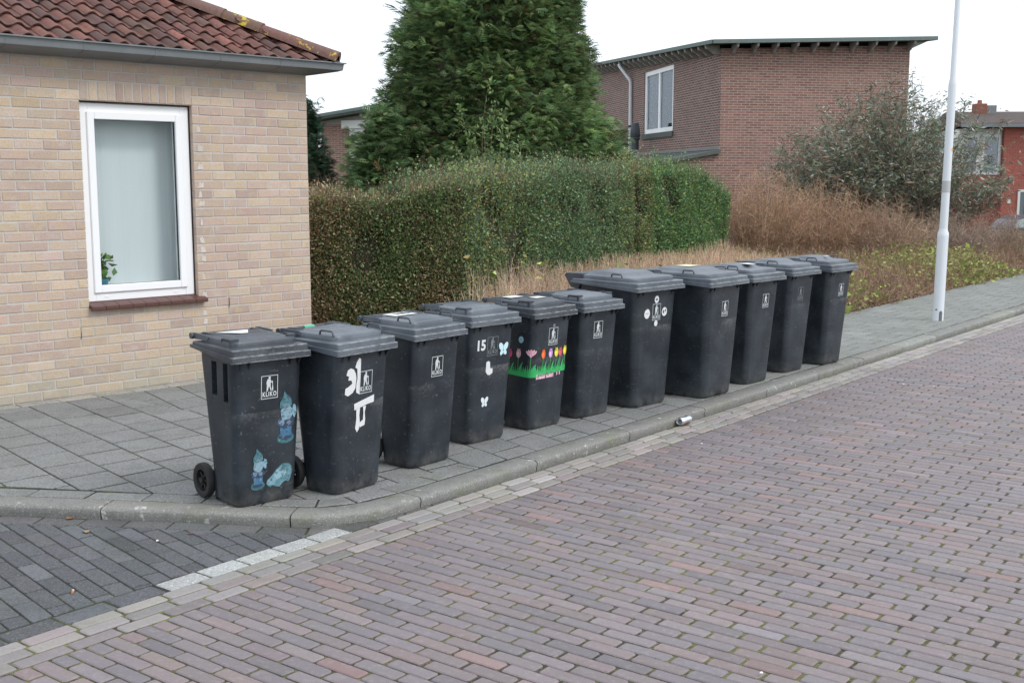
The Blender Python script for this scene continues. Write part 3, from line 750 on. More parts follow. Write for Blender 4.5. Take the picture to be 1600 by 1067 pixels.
for k, z in (('A', .505), ('B', .615), ('C', .615)):
    M['body'+k] = plastic('bin_plastic_'+k, (.0150, .0205, .0280), (.034, .044, .055), False, z, {'A': -.13, 'B': -.23, 'C': -.16}[k])
for k_ in 'ABC':
    t_k = TYPE[k_]; zz_ = t_k['hl']+t_k['lip']
    M['lid'+k_] = plastic('bin_lid_plastic_'+k_, (.080, .094, .115), (.14, .16, .185), True, (zz_, t_k['lip']), -t_k['D']/2)
M['lid'] = M['lidA']
M['liddark'] = plastic('bin_lid_dark_plastic', (.036, .042, .054), (.075, .085, .10), True, (.844, .066), -.2325)
def rrect(x0, x1, y0, y1, r, n=5, rb=None):
    """rounded rectangle outline, counter-clockwise starting at the front-left corner"""
    rb = r if rb is None else rb; pts = []
    for cx, cy, a0, rr in ((x0, y0, 180, r), (x1, y0, 270, r), (x1, y1, 0, rb), (x0, y1, 90, rb)):
        ox = cx+rr if cx == x0 else cx-rr; oy = cy+rr if cy == y0 else cy-rr
        for k in range(n+1):
            a = R(a0+90*k/n); pts.append((ox+rr*math.cos(a), oy+rr*math.sin(a)))
    return pts
def bodydim(t, z):
    k = z/t['hl']; return (t['xb']+(t['xt']-t['xb'])*k, t['yb']+(t['yt']-t['yb'])*k, t['Yb']+(t['Yt']-t['Yb'])*k)
def make_body(t, slots):
    mb = MB(); yo = -t['D']/2; hl = t['hl']
    slotY = [(.07, .118), (.185, .240)] if slots else []
    sz = {1: (hl-.19, hl-.014), 0: (hl-.215, hl-.014)}
    zs = sorted(set([0, .012, .03, .15, .3, .45, .6, hl-.217, hl-.213, hl-.192, hl-.188, hl-.016, hl-.012, hl+.03]))
    rings = []
    for z in zs:
        X, Y0, Y1 = bodydim(t, min(z, hl)); i_ = .012 if z == 0 else (.003 if z == .012 else 0)
        X -= i_; Y0 += i_; Y1 -= i_; r = t['r']; n = 5; pts = []
        base = rrect(-X, X, Y0, Y1, r, n)
        # corners order: FL, FR, BR, BL ; insert slot points on both sides
        FL, FR, BR, BL = base[0:6], base[6:12], base[12:18], base[18:24]
        ins = []
        for k, (a, b) in enumerate(slotY):
            for y, inner in ((a, 0), (a+.003, 1), (b-.003, 1), (b, 0)):
                lo, hi = sz[k]; dep = .03 if (inner and lo+.0 < z-.001 and z+.001 < hi) else 0
                ins.append((y+Y0, dep))
        right = [(X-d, y) for y, d in ins]; left = [(-X+d, y) for y, d in reversed(ins)]
        pts = FL+FR+right+BR+BL+left
        rings.append([(x, y+yo, z) for x, y in pts])
    mb.loft(rings, True, True)
    # rim collar under the lid and small gussets below the front lip
    X, Y0, Y1 = bodydim(t, hl)
    for sx in (-1, 1):
        for x in ((X-.035)*sx, (X-.085)*sx) if t['xt'] > .2 else ():
            if slots and sx < 0: pass
            mb.prism([(x-.004, Y0+yo+.004, hl-.042), (x-.004, Y0+yo-.026, hl+.004), (x-.004, Y0+yo+.006, hl+.004)], (.008, 0, 0))
    return mb
def make_lid(t, loops):
    mb = MB(); D, W_, hl, lip = t['D'], t['W'], t['hl'], t['lip']; yo = -D/2; zt = hl+lip; hw = W_/2
    big = D > .5
    def drop(y):                                        # skirt depth along the side
        k = min(1, max(0, (y-.05)/(.22 if not big else .30))); k = k*k*(3-2*k); return lip*(1-k)+.030*k
    n = 6
    def ring_(i, zf, r=.013, ib=None, fi=None):
        pts = rrect(-hw+i, hw-i, (i if fi is None else fi), D-(i if ib is None else ib), r, n)
        return [(x, y+yo, zf(y)) for x, y in pts]
    hi = .008                                            # lid rises a little towards the hinge
    tilt = lambda y: hi*y/D
    rs = [ring_(.006, lambda y: zt-drop(y)+tilt(y)+.002), ring_(0, lambda y: zt-drop(y)+tilt(y)),
          ring_(0, lambda y: zt-drop(y)*.55+tilt(y)), ring_(.011, lambda y: zt-drop(y)*.50+tilt(y)),
          ring_(.011, lambda y: zt-.003+tilt(y)), ring_(.014, lambda y: zt+tilt(y)),
          ring_(.036, lambda y: zt+.003+tilt(y), .045, fi=.058), ring_(.040, lambda y: zt-.001+tilt(y), .045, fi=.062), ring_(.043, lambda y: zt+.003+tilt(y), .045, fi=.065)]
    dh = .028 if not big else .026
    rs += [ring_(.044, lambda y: zt+.006+dh*.62+tilt(y), .045, fi=.066), ring_(.048, lambda y: zt+.006+dh*.9+tilt(y), .045, fi=.071), ring_(.056, lambda y: zt+.007+dh+tilt(y), .048, fi=.080), ring_(.070, lambda y: zt+.009+dh+tilt(y), .05, fi=.094)]
    f2 = .125 if not big else .21; i2 = .10; up = .004 if not big else .024
    if big:
        rs += [ring_(.085, lambda y: zt+.012+dh+tilt(y), .05, fi=f2, ib=.09), ring_(.105, lambda y: zt+.010+dh+up*.8+tilt(y), .05, fi=f2+.03, ib=.10), ring_(.118, lambda y: zt+.012+dh+up+tilt(y), .05, fi=f2+.05, ib=.115)]
    else:
        rs += [ring_(.088, lambda y: zt+.010+dh+tilt(y), .03, fi=f2, ib=.085), ring_(.096, lambda y: zt+.012+dh+up+tilt(y), .03, fi=f2+.012, ib=.092)]
    mb.loft(rs, True, True)
    # shallow ribs across the panel
    zz = zt+.012+dh+up+tilt(D*.5)
    if not big:
        for y in (.17, .24, .31):
            mb.prism([(-hw+.12, y+yo, zt+.0105+dh+up+tilt(y)-.002), (-hw+.12, y+yo+.006, zt+.0145+dh+up+tilt(y)), (-hw+.12, y+yo+.012, zt+.012+dh+up+tilt(y)-.002)], (W_-.24, 0, 0))
    return mb, zt, dh, tilt
def strap(pts, wd, th):
    """a flat moulded strap following pts, width along y given by wd"""
    mb = MB(); mb.tube(pts, wd, 8, flat=th); return mb
MATL = {}
def stick(t, pts2, off=.0025):
    """(s, z) on the body skin -> local point; s runs along the perimeter, 0 at the middle of the front"""
    out = []; yo = -t['D']/2
    for s, z in pts2:
        X, Y0, Y1 = bodydim(t, z); r = t['r']; fl = X-r; a = abs(s); sg = 1 if s >= 0 else -1
        if a <= fl: x, y, nx_, ny_ = a, Y0, 0, -1
        elif a <= fl+r*math.pi/2:
            th = (a-fl)/r; x, y = fl+r*math.sin(th), Y0+r-r*math.cos(th); nx_, ny_ = math.sin(th), -math.cos(th)
        else: x, y, nx_, ny_ = X, Y0+r+(a-fl-r*math.pi/2), 1, 0
        out.append((sg*(x+nx_*off), y+yo+ny_*off, z))
    return out
def text_polys(body, size, bold=0.0, spacing=1.0):
    cu = bpy.data.curves.new('t', 'FONT'); cu.body = body; cu.size = size; cu.offset = bold; cu.space_character = spacing
    cu.align_x = 'CENTER'; cu.align_y = 'BOTTOM'; cu.resolution_u = 3
    o = bpy.data.objects.new('t', cu); COL.objects.link(o); dg = bpy.context.evaluated_depsgraph_get(); dg.update()
    me = bpy.data.meshes.new_from_object(o.evaluated_get(dg)); v = [(p.co.x, p.co.y) for p in me.vertices]; f = [tuple(p.vertices) for p in me.polygons]
    bpy.data.objects.remove(o); bpy.data.curves.remove(cu); bpy.data.meshes.remove(me); return v, f
class Flat:
    """flat print laid on a bin's skin"""
    def __init__(s, t): s.mb = MB(); s.t = t
    def poly(s, pts, col=(1, 1, 1), off=.0022): s.mb.add(stick(s.t, pts, off), [tuple(range(len(pts)))], col)
    def blob(s, cx, cz, rx, rz, col=(1, 1, 1), n=18, jag=0, off=.0022, rot=0):
        pts = []
        for k in range(n):
            a = 2*math.pi*k/n; q = 1+random.uniform(-jag, jag); x, z = rx*q*math.cos(a), rz*q*math.sin(a)
            pts.append((cx+x*math.cos(rot)-z*math.sin(rot), cz+x*math.sin(rot)+z*math.cos(rot)))
        s.poly(pts, col, off)
    def text(s, txt, cx, z, size, col=(1, 1, 1), bold=0, squeeze=1, spacing=1, off=.0024):
        v, f = text_polys(txt, size, bold, spacing); s.mb.add(stick(s.t, [(cx+x*squeeze, z+y) for x, y in v], off), f, col)
    def build(s, name, m, parent): return s.mb.build(name, m, parent, fix=False)
def logo(t, cx, cz, h, parent, m='logo', keep=1.0, boxed=True):
    """a boxed figure in white with the word below"""
    f = Flat(t); wd = h*.80; x0, x1, z0, z1 = cx-wd/2, cx+wd/2, cz-h/2, cz+h/2; b = h*.028
    for (a, c, d, e) in ((x0, x1, z1-b, z1), (x0, x1, z0, z0+b), (x0, x0+b, z0+b, z1-b), (x1-b, x1, z0+b, z1-b)):
        f.poly([(a, d), (c, d), (c, e), (a, e)])
    S = lambda pts: [(cx+p[0]*h, z0+p[1]*h) for p in pts]
    f.blob(cx+.0*h, z0+.90*h, .055*h, .055*h, n=12)                               # head
    for pl in ([(-.10, .84), (.03, .86), (.06, .80), (.05, .55), (-.13, .55), (-.15, .70)],                     # trunk
               [(-.13, .55), (-.02, .55), (-.09, .32), (-.14, .32)], [(-.02, .55), (.05, .55), (.10, .34), (.05, .34)],     # legs
               [(.06, .80), (.10, .72), (.13, .76), (.155, .76), (.155, .60), (.13, .60), (.12, .68), (.05, .70)],           # arm
               [(.135, .62), (.155, .62), (.18, .42), (.17, .34), (.12, .34), (.115, .42)]):                 # broom
        f.poly(S(pl))
    f.text('KLIKO', cx, z0+.055*h, h*.275, bold=h*.010, squeeze=.74, spacing=1.22)
    return f.build('logo', M[m], parent)
def lidpatch(name, pts, z, m, parent, zf):
    mb = MB(); mb.add([(x, y, zf(x, y)) for x, y in pts], [tuple(range(len(pts)))]); return mb.build(name, M[m], parent, fix=False)
def make_bin(i, kind, label, lidm, loops, slots=True):
    slots = i == 1
    t = TYPE[kind]; x, y, a = BINPOS[i]; a = R(a); u = Vector((math.cos(a), math.sin(a), 0)); n = Vector((-math.sin(a), math.cos(a), 0))
    c = Vector((x, y, 0))+u*t['W']/2+n*t['D']/2
    root = empty('wheelie_bin', (c.x, c.y, .001), a); tag(root, label, 'wheelie bin', 'wheelie bins lined up along the kerb')
    body = make_body(t, slots).build('body', M['body'+kind], root, smooth=35)
    lm, zt, dh, tilt = make_lid(t, loops); lid = lm.build('lid', M[lidm if lidm != 'lid' else 'lid'+kind], root, smooth=32)
    yo = -t['D']/2; hw = t['W']/2; D = t['D']
    ym = .14 if kind == 'A' else .24
    for sx in (-1, 1):
        h = MB(); X = hw-.047; zb = zt+.006+tilt(ym)
        if loops:
            zb += dh
            h.tube([(sx*(X-.006), ym-.052+yo, zb-.006), (sx*(X-.004), ym-.046+yo, zb+.016), (sx*(X-.002), ym-.036+yo, zb+.022), (sx*(X-.002), ym+.036+yo, zb+.023), (sx*(X-.004), ym+.046+yo, zb+.017), (sx*(X-.006), ym+.052+yo, zb-.004)], .0055, 8)
        else:
            h.bevbox(min(sx*(X+.004), sx*(X-.045)), max(sx*(X+.004), sx*(X-.045)), ym-.05+yo, ym-.03+yo, zb+.0, zb+dh+.013, .003)
            h.bevbox(min(sx*(X+.001), sx*(X-.012)), max(sx*(X+.001), sx*(X-.012)), ym-.045+yo, ym+.05+yo, zb+dh-.002, zb+dh+.012, .003)
            h.bevbox(min(sx*(X+.0035), sx*(X-.03)), max(sx*(X+.0035), sx*(X-.03)), ym+.045+yo, ym+.055+yo, zb+.0, zb+dh+.009, .002)
        h.build('lid_handle', M['liddark'], lid, smooth=40)
    # hinge arms and handle bar behind the lid
    zb = zt+.020+tilt(D)
    if kind == 'A':
        for sx in (-1, 1):
            h = MB(); X = hw-.035
            h.prism([(sx*X, D-.13+yo, zb-.008), (sx*X, D+.035+yo, zb-.012), (sx*X, D+.05+yo, zb+.004), (sx*X, D+.04+yo, zb+.018), (sx*X, D-.0+yo, zb+.022), (sx*X, D-.13+yo, zb+.018)], (-sx*.010, 0, 0))
            h.prism([(sx*(X-.05), D-.11+yo, zb+.004), (sx*(X-.05), D+.035+yo, zb-.006), (sx*(X-.05), D+.045+yo, zb+.008), (sx*(X-.05), D-.0+yo, zb+.022), (sx*(X-.05), D-.11+yo, zb+.021)], (-sx*.008, 0, 0))
            h.build('hinge_arm', M['lid'], lid, smooth=30)
        b = MB(); b.tube([(-hw+.03, D+.022+yo, zb+.004), (hw-.03, D+.022+yo, zb+.004)], .0115, 12)
        b.tube([(-hw+.022, D+.022+yo, zb+.004), (-hw+.034, D+.022+yo, zb+.004)], .017, 12); b.tube([(hw-.034, D+.022+yo, zb+.004), (hw-.022, D+.022+yo, zb+.004)], .017, 12)
        bar = b.build('handle_bar', M['liddark'], root, smooth=40)
    else:
        b = MB(); X = hw-.03
        b.prism([(-X, D-.06+yo, zt-.075), (-X, D+.012+yo, zt-.06), (-X, D+.065+yo, zt+.015), (-X, D+.075+yo, zt+.032), (-X, D+.055+yo, zt+.046), (-X, D-.10+yo, zt+.046), (-X, D-.10+yo, zt+.0)], (2*X, 0, 0))
        bar = b.build('handle_bar', M['liddark'], root, smooth=20)
    # wheels and axle
    wr = t['wheel']; wy = t['wy']+yo; 
    ax = MB(); ax.tube([(-t['xb']-.03, wy, wr), (t['xb']+.03, wy, wr)], .011, 10); ax.box(-t['xb']+.03, t['xb']-.03, t['Yb']+yo-.03, wy, wr-.03, wr+.05); ax.build('axle', M['black'], root)
    for sx in (-1, 1):
        wx = sx*(t['xb']+.012); g = .022
        tb = MB(); tb.lathe([(wr*.62, -g*.8), (wr*.80, -g), (wr*.95, -g*.9), (wr, -g*.5), (wr, g*.5), (wr*.95, g*.9), (wr*.80, g), (wr*.62, g*.8), (wr*.60, 0)], 'x', 32, cap=False)
        tb.add([], []); V_ = tb.v
        wl = empty('wheel', (wx, wy, wr), 0, root)
        nn_ = 32; tb.f += [((8*nn_)+k, (8*nn_)+(k+1) % nn_, (k+1) % nn_, k) for k in range(nn_)]
        tb.build('tyre', M['rubber'], wl, smooth=40)
        rb = MB(); rb.lathe([(wr*.62, -g*.6), (wr*.62, g*.6), (wr*.55, g*.75), (wr*.52, g*.2), (wr*.52, -g*.2), (wr*.55, -g*.75)], 'x', 28, cap=False)
        rb.lathe([(wr*.17, -g*1.0), (wr*.17, g*1.0)], 'x', 14)
        for q in range(6):
            a2 = q*math.pi/3; ca, sa_ = math.cos(a2), math.sin(a2); px, pz = -sa_*.006, ca*.006
            rb.prism([(-g*.4, ca*wr*.15+px, sa_*wr*.15+pz), (-g*.4, ca*wr*.54+px, sa_*wr*.54+pz), (-g*.4, ca*wr*.54-px, sa_*wr*.54-pz), (-g*.4, ca*wr*.15-px, sa_*wr*.15-pz)], (g*.8, 0, 0))
        rb.build('rim', M['black'], wl, smooth=30)
    ztop = lambda x_, y_: zt+.0145+dh+(.004 if kind == 'A' else .024)+tilt(y_-yo)+.0015
    return root, lid, bar, t, ztop, yo
B = {}
B[1] = make_bin(1, 'A', 'dark grey wheelie bin at the near end with blue gnome stickers on its front', 'liddark', False)
B[2] = make_bin(2, 'A', 'wheelie bin with torn scraps of white stickers on its front, beside the gnome sticker bin', 'lid', True)
B[3] = make_bin(3, 'A', 'plain fronted wheelie bin with lettered white paper on its lid, third in the row', 'lid', True)
B[4] = make_bin(4, 'A', 'wheelie bin with white number 15 and two white butterfly stickers', 'lid', False)
B[5] = make_bin(5, 'A', 'wheelie bin wrapped with a band of tulips and green grass', 'liddark', False)
B[6] = make_bin(6, 'A', 'plain low wheelie bin standing between the tulip bin and the bin with four round stickers', 'lid', False)
B[7] = make_bin(7, 'B', 'wide tall wheelie bin with four round white stickers around its emblem', 'lid', True, False)
B[8] = make_bin(8, 'B', 'wide tall wheelie bin with a yellowed paper on its humped lid', 'lid', True, False)
B[9] = make_bin(9, 'C', 'narrow tall wheelie bin with white paper on its lid, third from the far end', 'lid', True, False)
B[10] = make_bin(10, 'C', 'narrow tall wheelie bin with a faded grey emblem, second from the far end', 'lid', True, False)
B[11] = make_bin(11, 'C', 'wheelie bin at the far end of the row, nearest the white lamp post', 'lid', True, False)
for i, (cx, cz, h, m) in {1: (0, .632, .124, 'logo'), 2: (.015, .610, .124, 'logo'), 3: (0, .604, .122, 'logo'), 4: (0, .635, .124, 'faded'), 5: (.01, .640, .120, 'logo'), 6: (-.025, .640, .122, 'logo'),
                       7: (0, .718, .124, 'logo'), 8: (.003, .700, .118, 'logo'), 9: (.02, .700, .114, 'logo'), 10: (-.022, .704, .12, 'faded'), 11: (.03, .694, .112, 'logo')}.items():
    logo(B[i][3], cx, cz, h, B[i][0], m)
# bin 1: two garden gnomes and a hedgehog-like animal, weathered to blue
r_, lid, bar, t, ztop, yo = B[1]
def gnome(f, cx, z, s, lean=0):
    tq, lb, bl, dk_, gr = (.07, .19, .22), (.24, .38, .46), (.06, .17, .30), (.035, .06, .11), (.05, .17, .19)
    f.blob(cx, z+.030*s, .052*s, .030*s, gr, off=.002); f.blob(cx-.002*s, z+.036*s, .042*s, .018*s, dk_, jag=.15, off=.0024)
    f.poly([(cx-.03*s, z+.04*s), (cx+.035*s, z+.04*s), (cx+.036*s, z+.10*s), (cx-.034*s, z+.10*s)], bl, .0027)
    f.blob(cx, z+.115*s, .052*s, .032*s, dk_, jag=.12, off=.003); f.blob(cx-.022*s, z+.115*s, .016*s, .016*s, (.22, .3, .4), jag=.2, off=.0033); f.blob(cx+.02*s, z+.11*s, .014*s, .013*s, (.18, .22, .32), jag=.2, off=.0033)
    f.blob(cx+.004*s, z+.165*s, .038*s, .040*s, lb, jag=.14, off=.0036)
    f.blob(cx+.052*s, z+.175*s, .014*s, .034*s, (.25, .42, .52), jag=.2, off=.0034)
    f.poly([(cx-.038*s, z+.195*s), (cx-.036*s, z+.225*s), (cx-.018*s, z+.252*s), (cx-.012*s, z+.285*s), (cx+.006*s, z+.262*s), (cx+.030*s, z+.242*s), (cx+.036*s, z+.205*s), (cx+.0*s, z+.19*s)], tq, .0039)
    f.blob(cx+.004*s, z+.207*s, .020*s, .011*s, (.16, .26, .33), jag=.2, off=.0042)
f = Flat(t); gnome(f, .100, .315, 1.0); f.build('gnome_sticker', M['gnome'], r_)
f = Flat(t); gnome(f, -.062, .082, .80); f.build('gnome_sticker', M['gnome'], r_)
f = Flat(t)
f.poly([(-.012, .110), (.0, .094), (.012, .086), (.03, .094), (.045, .084), (.07, .080), (.082, .094), (.105, .108), (.122, .100), (.134, .118), (.142, .150), (.140, .182), (.122, .200), (.085, .205), (.05, .180), (.022, .150), (-.005, .128)], (.13, .28, .33), .0022)
f.blob(.07, .155, .045, .026, (.28, .45, .52), jag=.15, off=.0026, rot=.6); f.blob(.02, .118, .03, .02, (.22, .38, .45), jag=.15, off=.0028, rot=.5); f.blob(.018, .125, .005, .005, (.04, .06, .1), off=.0031)
f.blob(.10, .185, .03, .01, (.10, .23, .24), jag=.2, off=.0031, rot=.3)
f.build('animal_sticker', M['gnome'], r_)
lidpatch('paper', [(-.135, yo+.36), (-.04, yo+.255), (.0, yo+.25), (.06, yo+.36)], 0, 'paper', lid, lambda x, y: ztop(x, y)+.001)
# bin 2: scraps of torn stickers, green tape
r_, lid, bar, t, ztop, yo = B[2]
f = Flat(t)
f.poly([(-.145, .560), (-.120, .548), (-.085, .562), (-.066, .585), (-.060, .640), (-.066, .665), (-.082, .690), (-.105, .700), (-.128, .692), (-.138, .665), (-.118, .655), (-.122, .635), (-.098, .632), (-.090, .615), (-.118, .600), (-.142, .592)])
f.poly([(-.058, .560), (-.030, .545), (-.028, .650), (-.030, .742), (-.044, .750), (-.062, .728), (-.072, .700), (-.056, .690), (-.052, .640), (-.060, .600)])
f.build('torn_sticker', M['white'], r_)
f = Flat(t)
f.poly([(-.070, .498), (.085, .530), (.085, .488), (.040, .484), (-.010, .474), (-.066, .462)]); f.poly([(-.052, .470), (-.022, .472), (-.026, .43), (-.020, .39), (-.026, .352), (-.040, .335), (-.055, .36), (-.048, .41)])
f.poly([(-.026, .385), (-.020, .360), (.018, .368), (.022, .40), (.016, .44), (.024, .475), (-.0, .475), (.006, .44), (.004, .40)])
f.build('torn_sticker', M['white'], r_)
tb = MB(); tb.tube([(-.02, t['D']+.022+yo, t['hl']+t['lip']+.0325), (.055, t['D']+.022+yo, t['hl']+t['lip']+.0325)], .0135, 12); tb.build('green_tape', mat('green_tape', (.10, .42, .28), .5), bar, smooth=True)
# bin 3 lid paper
r_, lid, bar, t, ztop, yo = B[3]
lidpatch('paper', [(-.12, yo+.27), (.07, yo+.27), (.07, yo+.38), (-.12, yo+.38)], 0, 'paper', lid, lambda x, y: ztop(x, y)+.001)
v, ff = text_polys('NEI', .075, .002); mb = MB(); mb.add([(x*1.05+.0, yo+.295+y, ztop(x, yo+.3+y)+.002) for x, y in v], ff); mb.build('lettering', mat('print_black', (.03, .03, .035), .6), lid, fix=False)
# bin 4
r_, lid, bar, t, ztop, yo = B[4]
f = Flat(t); f.text('15', -.108, .600, .092, bold=.0035, squeeze=.98); f.build('house_number', M['white'], r_)
def butterfly(f, cx, cz, s, col=(1, 1, 1)):
    for sx in (-1, 1):
        f.blob(cx+sx*.020*s, cz+.018*s, .017*s, .026*s, col, rot=-sx*.5); f.blob(cx+sx*.015*s, cz-.018*s, .012*s, .017*s, col, rot=sx*.5, off=.0026)
    f.poly([(cx-.002*s, cz-.03*s), (cx+.002*s, cz-.03*s), (cx+.002*s, cz+.03*s), (cx-.002*s, cz+.03*s)], (.5, .5, .5), .0031)
f = Flat(t); butterfly(f, .104, .604, 1.10, (.60, .82, .88)); f.build('butterfly_sticker', M['colour'], r_)
f = Flat(t); butterfly(f, -.048, .268, .85, (.72, .82, .85)); f.build('butterfly_sticker', M['colour'], r_)
f = Flat(t); f.poly([(-.050, .535), (-.052, .47), (-.034, .450), (-.012, .446), (.012, .458), (.010, .488), (-.012, .492), (-.016, .532), (-.03, .54)]); f.build('torn_sticker', M['white'], r_)
# bin 5: tulips
r_, lid, bar, t, ztop, yo = B[5]
s0, s1, zb_ = -.50, .185, .400
f = Flat(t); GRc = (.035, .45, .13)
def strip2(f, fn, n, col, off=.0024):
    for k in range(n):
        a, b = s0+(s1-s0)*k/n, s0+(s1-s0)*(k+1)/n; f.poly([(a, fn(a)[0]), (b, fn(b)[0]), (b, fn(b)[1]), (a, fn(a)[1])], col, off)
strip2(f, lambda s: (zb_-.022+.008*math.sin(s*9), zb_+.014), 60, GRc)
s = s0
while s < s1:
    h = random.uniform(.022, .055); l = random.uniform(-.008, .014)
    f.poly([(s, zb_+.006), (s+.011, zb_+.006), (s+.006+l, zb_+h)], jc(GRc, .2, .1), .0027); s += .0065
tul = [(-.44, (.66, .50, .03), 0), (-.375, (.72, .08, .22), 0), (-.298, (.74, .45, .50), 0), (-.195, (.85, .50, .58), 1), (-.086, (.85, .16, .03), 0), (-.008, (.62, .38, .75), 0), (.055, (.74, .66, .06), 0), (.098, (.58, .08, .14), 0), (.148, (.80, .62, .04), 0)]
for k, (s, c, lotus) in enumerate(tul):
    h = .525+random.uniform(-.006, .008)
    f.poly([(s-.003, zb_), (s+.003, zb_), (s+.002, h-.02), (s-.002, h-.02)], (.06, .40, .10), .0030)
    f.poly([(s+.008, zb_), (s+.024, zb_), (s+.040, zb_+.085+random.uniform(-.02, .01)), (s+.022, zb_+.05)], (.05, .48, .14), .0031)
    if k % 2: f.poly([(s-.02, zb_), (s-.008, zb_), (s-.018, zb_+.06)], (.05, .42, .12), .0031)
    if lotus:
        for a in (-.9, -.45, 0, .45, .9): f.blob(s+.019*math.sin(a), h+.004+.006*math.cos(a), .010, .029, tuple(x*random.uniform(.85, 1.1) for x in c), rot=-a, off=.0034)
    else:
        f.blob(s, h+.0, .021, .031, c, off=.0034); f.blob(s-.005, h+.003, .008, .023, tuple(min(1, x*1.4+.04) for x in c), off=.0037); f.poly([(s-.018, h+.01), (s-.010, h+.038), (s, h+.022), (s+.010, h+.038), (s+.018, h+.01)], tuple(x*.85 for x in c), .0037)
f.build('tulip_sticker', M['colour'], r_)
f = Flat(t); f.text('mauritsln', -.055, .345, .062, (.88, .50, .64), .0032, .80); f.build('lettering', M['colour'], r_); f = Flat(t); f.text('11', .090, .352, .062, (.85, .45, .60), .003, .9); f.build('lettering', M['colour'], r_)
f = Flat(t); f.blob(-.285, .628, .022, .024, (.28, .5, .66), n=20); f.blob(-.285, .628, .015, .016, (.5, .66, .75), n=16, off=.0026); f.blob(-.285, .628, .008, .009, (.2, .4, .58), n=12, off=.003); f.build('round_sticker', M['colour'], r_)
f = Flat(t); f.blob(.012, .715, .014, .012, (.4, .42, .43), jag=.2); f.build('torn_sticker', M['faded'], r_)
lidpatch('paper', [(-.14, yo+.30), (.0, yo+.30), (.0, yo+.385), (-.14, yo+.385)], 0, 'paper', lid, lambda x, y: ztop(x, y)+.001)
lidpatch('paper', [(-.02, yo+.17), (.09, yo+.17), (.09, yo+.245), (-.02, yo+.245)], 0, 'paper', lid, lambda x, y: ztop(x, y)+.001)
# bin 7
r_, lid, bar, t, ztop, yo = B[7]
for cx, cz, rr, jg in ((-.005, .813, .028, 0), (-.115, .712, .036, .05), (.100, .713, .034, 0), (0, .632, .022, 0)):
    f = Flat(t); f.blob(cx, cz, rr*.95, rr, n=24, jag=jg); f.build('round_sticker', M['white'], r_)
f = Flat(t)
f.blob(-.005, .813, .012, .008, (.05, .07, .14), off=.0032); f.blob(.088, .712, .008, .014, (.08, .08, .09), jag=.3, off=.0032); f.blob(.113, .722, .006, .01, (.1, .1, .1), jag=.3, off=.0032); f.poly([(-.132, .71), (-.098, .712), (-.098, .718), (-.132, .716)], (.4, .4, .42), .0032); f.build('sticker_print', M['colour'], r_)
lidpatch('paper', [(-.04, yo+.36), (.14, yo+.36), (.14, yo+.50), (-.04, yo+.50)], 0, 'yellowp', B[8][1], lambda x, y: B[8][4](x, y)+.001)
lidpatch('paper', [(-.05, yo+.25), (.07, yo+.25), (.07, yo+.34), (-.05, yo+.34)], 0, 'paper', B[9][1], lambda x, y: B[9][4](x, y)+.001)
lidpatch('paper', [(.0, yo+.25), (.05, yo+.25), (.05, yo+.30), (.0, yo+.30)], 0, 'paper', B[11][1], lambda x, y: B[11][4](x, y)+.001)

# ---------------------------------------------------------------- lamp post
lp = empty('lamp_post', (5.215, 14.22, 0)); tag(lp, 'white painted lamp post standing on the pavement beyond the bins', 'lamp post')
lp.rotation_euler = (0, R(.75), 0)
mb = MB(); mb.lathe([(.066, -.02), (.066, 1.0), (.067, 1.02), (.0665, 1.06), (.050, 1.10), (.049, 1.12)], n=28, cap=False)
mb.build('base_sleeve', M['post'], lp, smooth=40)
mb = MB(); mb.lathe([(.049, 1.0), (.047, 2.82), (.046, 2.84), (.034, 2.90), (.030, 6.0)], n=24, cap=True); mb.build('pole', M['post'], lp, smooth=40)
mb = MB(); mb.tube([(0, 0, 5.98), (0, 0, 6.2), (.25, -.2, 6.35), (.6, -.5, 6.38)], .03, 12); mb.build('arm', M['post'], lp, smooth=True)
mb = MB(); mb.bevbox(.45, 1.0, -.78, -.55, 6.33, 6.45, .03); mb.build('lamp_head', M['zinc'], lp, smooth=30)
mb = MB(); 
for (a0, a1, z0, z1) in ((-1.75, -1.15, .0, .125), (-2.5, -2.1, .125, .15)):
    pts = [(math.cos(a0+(a1-a0)*k/6)*.0675, math.sin(a0+(a1-a0)*k/6)*.0675) for k in range(7)]
    mb.add([(x, y, z0) for x, y in pts]+[(x, y, z1-.012*abs(k-3)*.5) for k, (x, y) in enumerate(pts)], [(k, k+1, k+8, k+7) for k in range(6)])
mb.build('bare_patch', mat('bare_metal', (.12, .115, .11), .7, noise=[(60, .6, (.3, .3, .3), .5, .7)]), lp, fix=False)
mb = MB(); mb.lathe([(.0495, 1.55), (.0495, 1.69)], n=24, cap=False); mb.build('label_band', mat('label_band', (.45, .47, .47), .6), lp, smooth=True)
mb = MB(); a0 = -1.05
mb.add([(.0500*math.cos(a), .0500*math.sin(a), z) for z in (2.04, 2.08) for a in (a0, a0+.5)], [(0, 1, 3, 2)]); mb.build('sticker', mat('orange_sticker', (.75, .3, .03), .5), lp, fix=False)

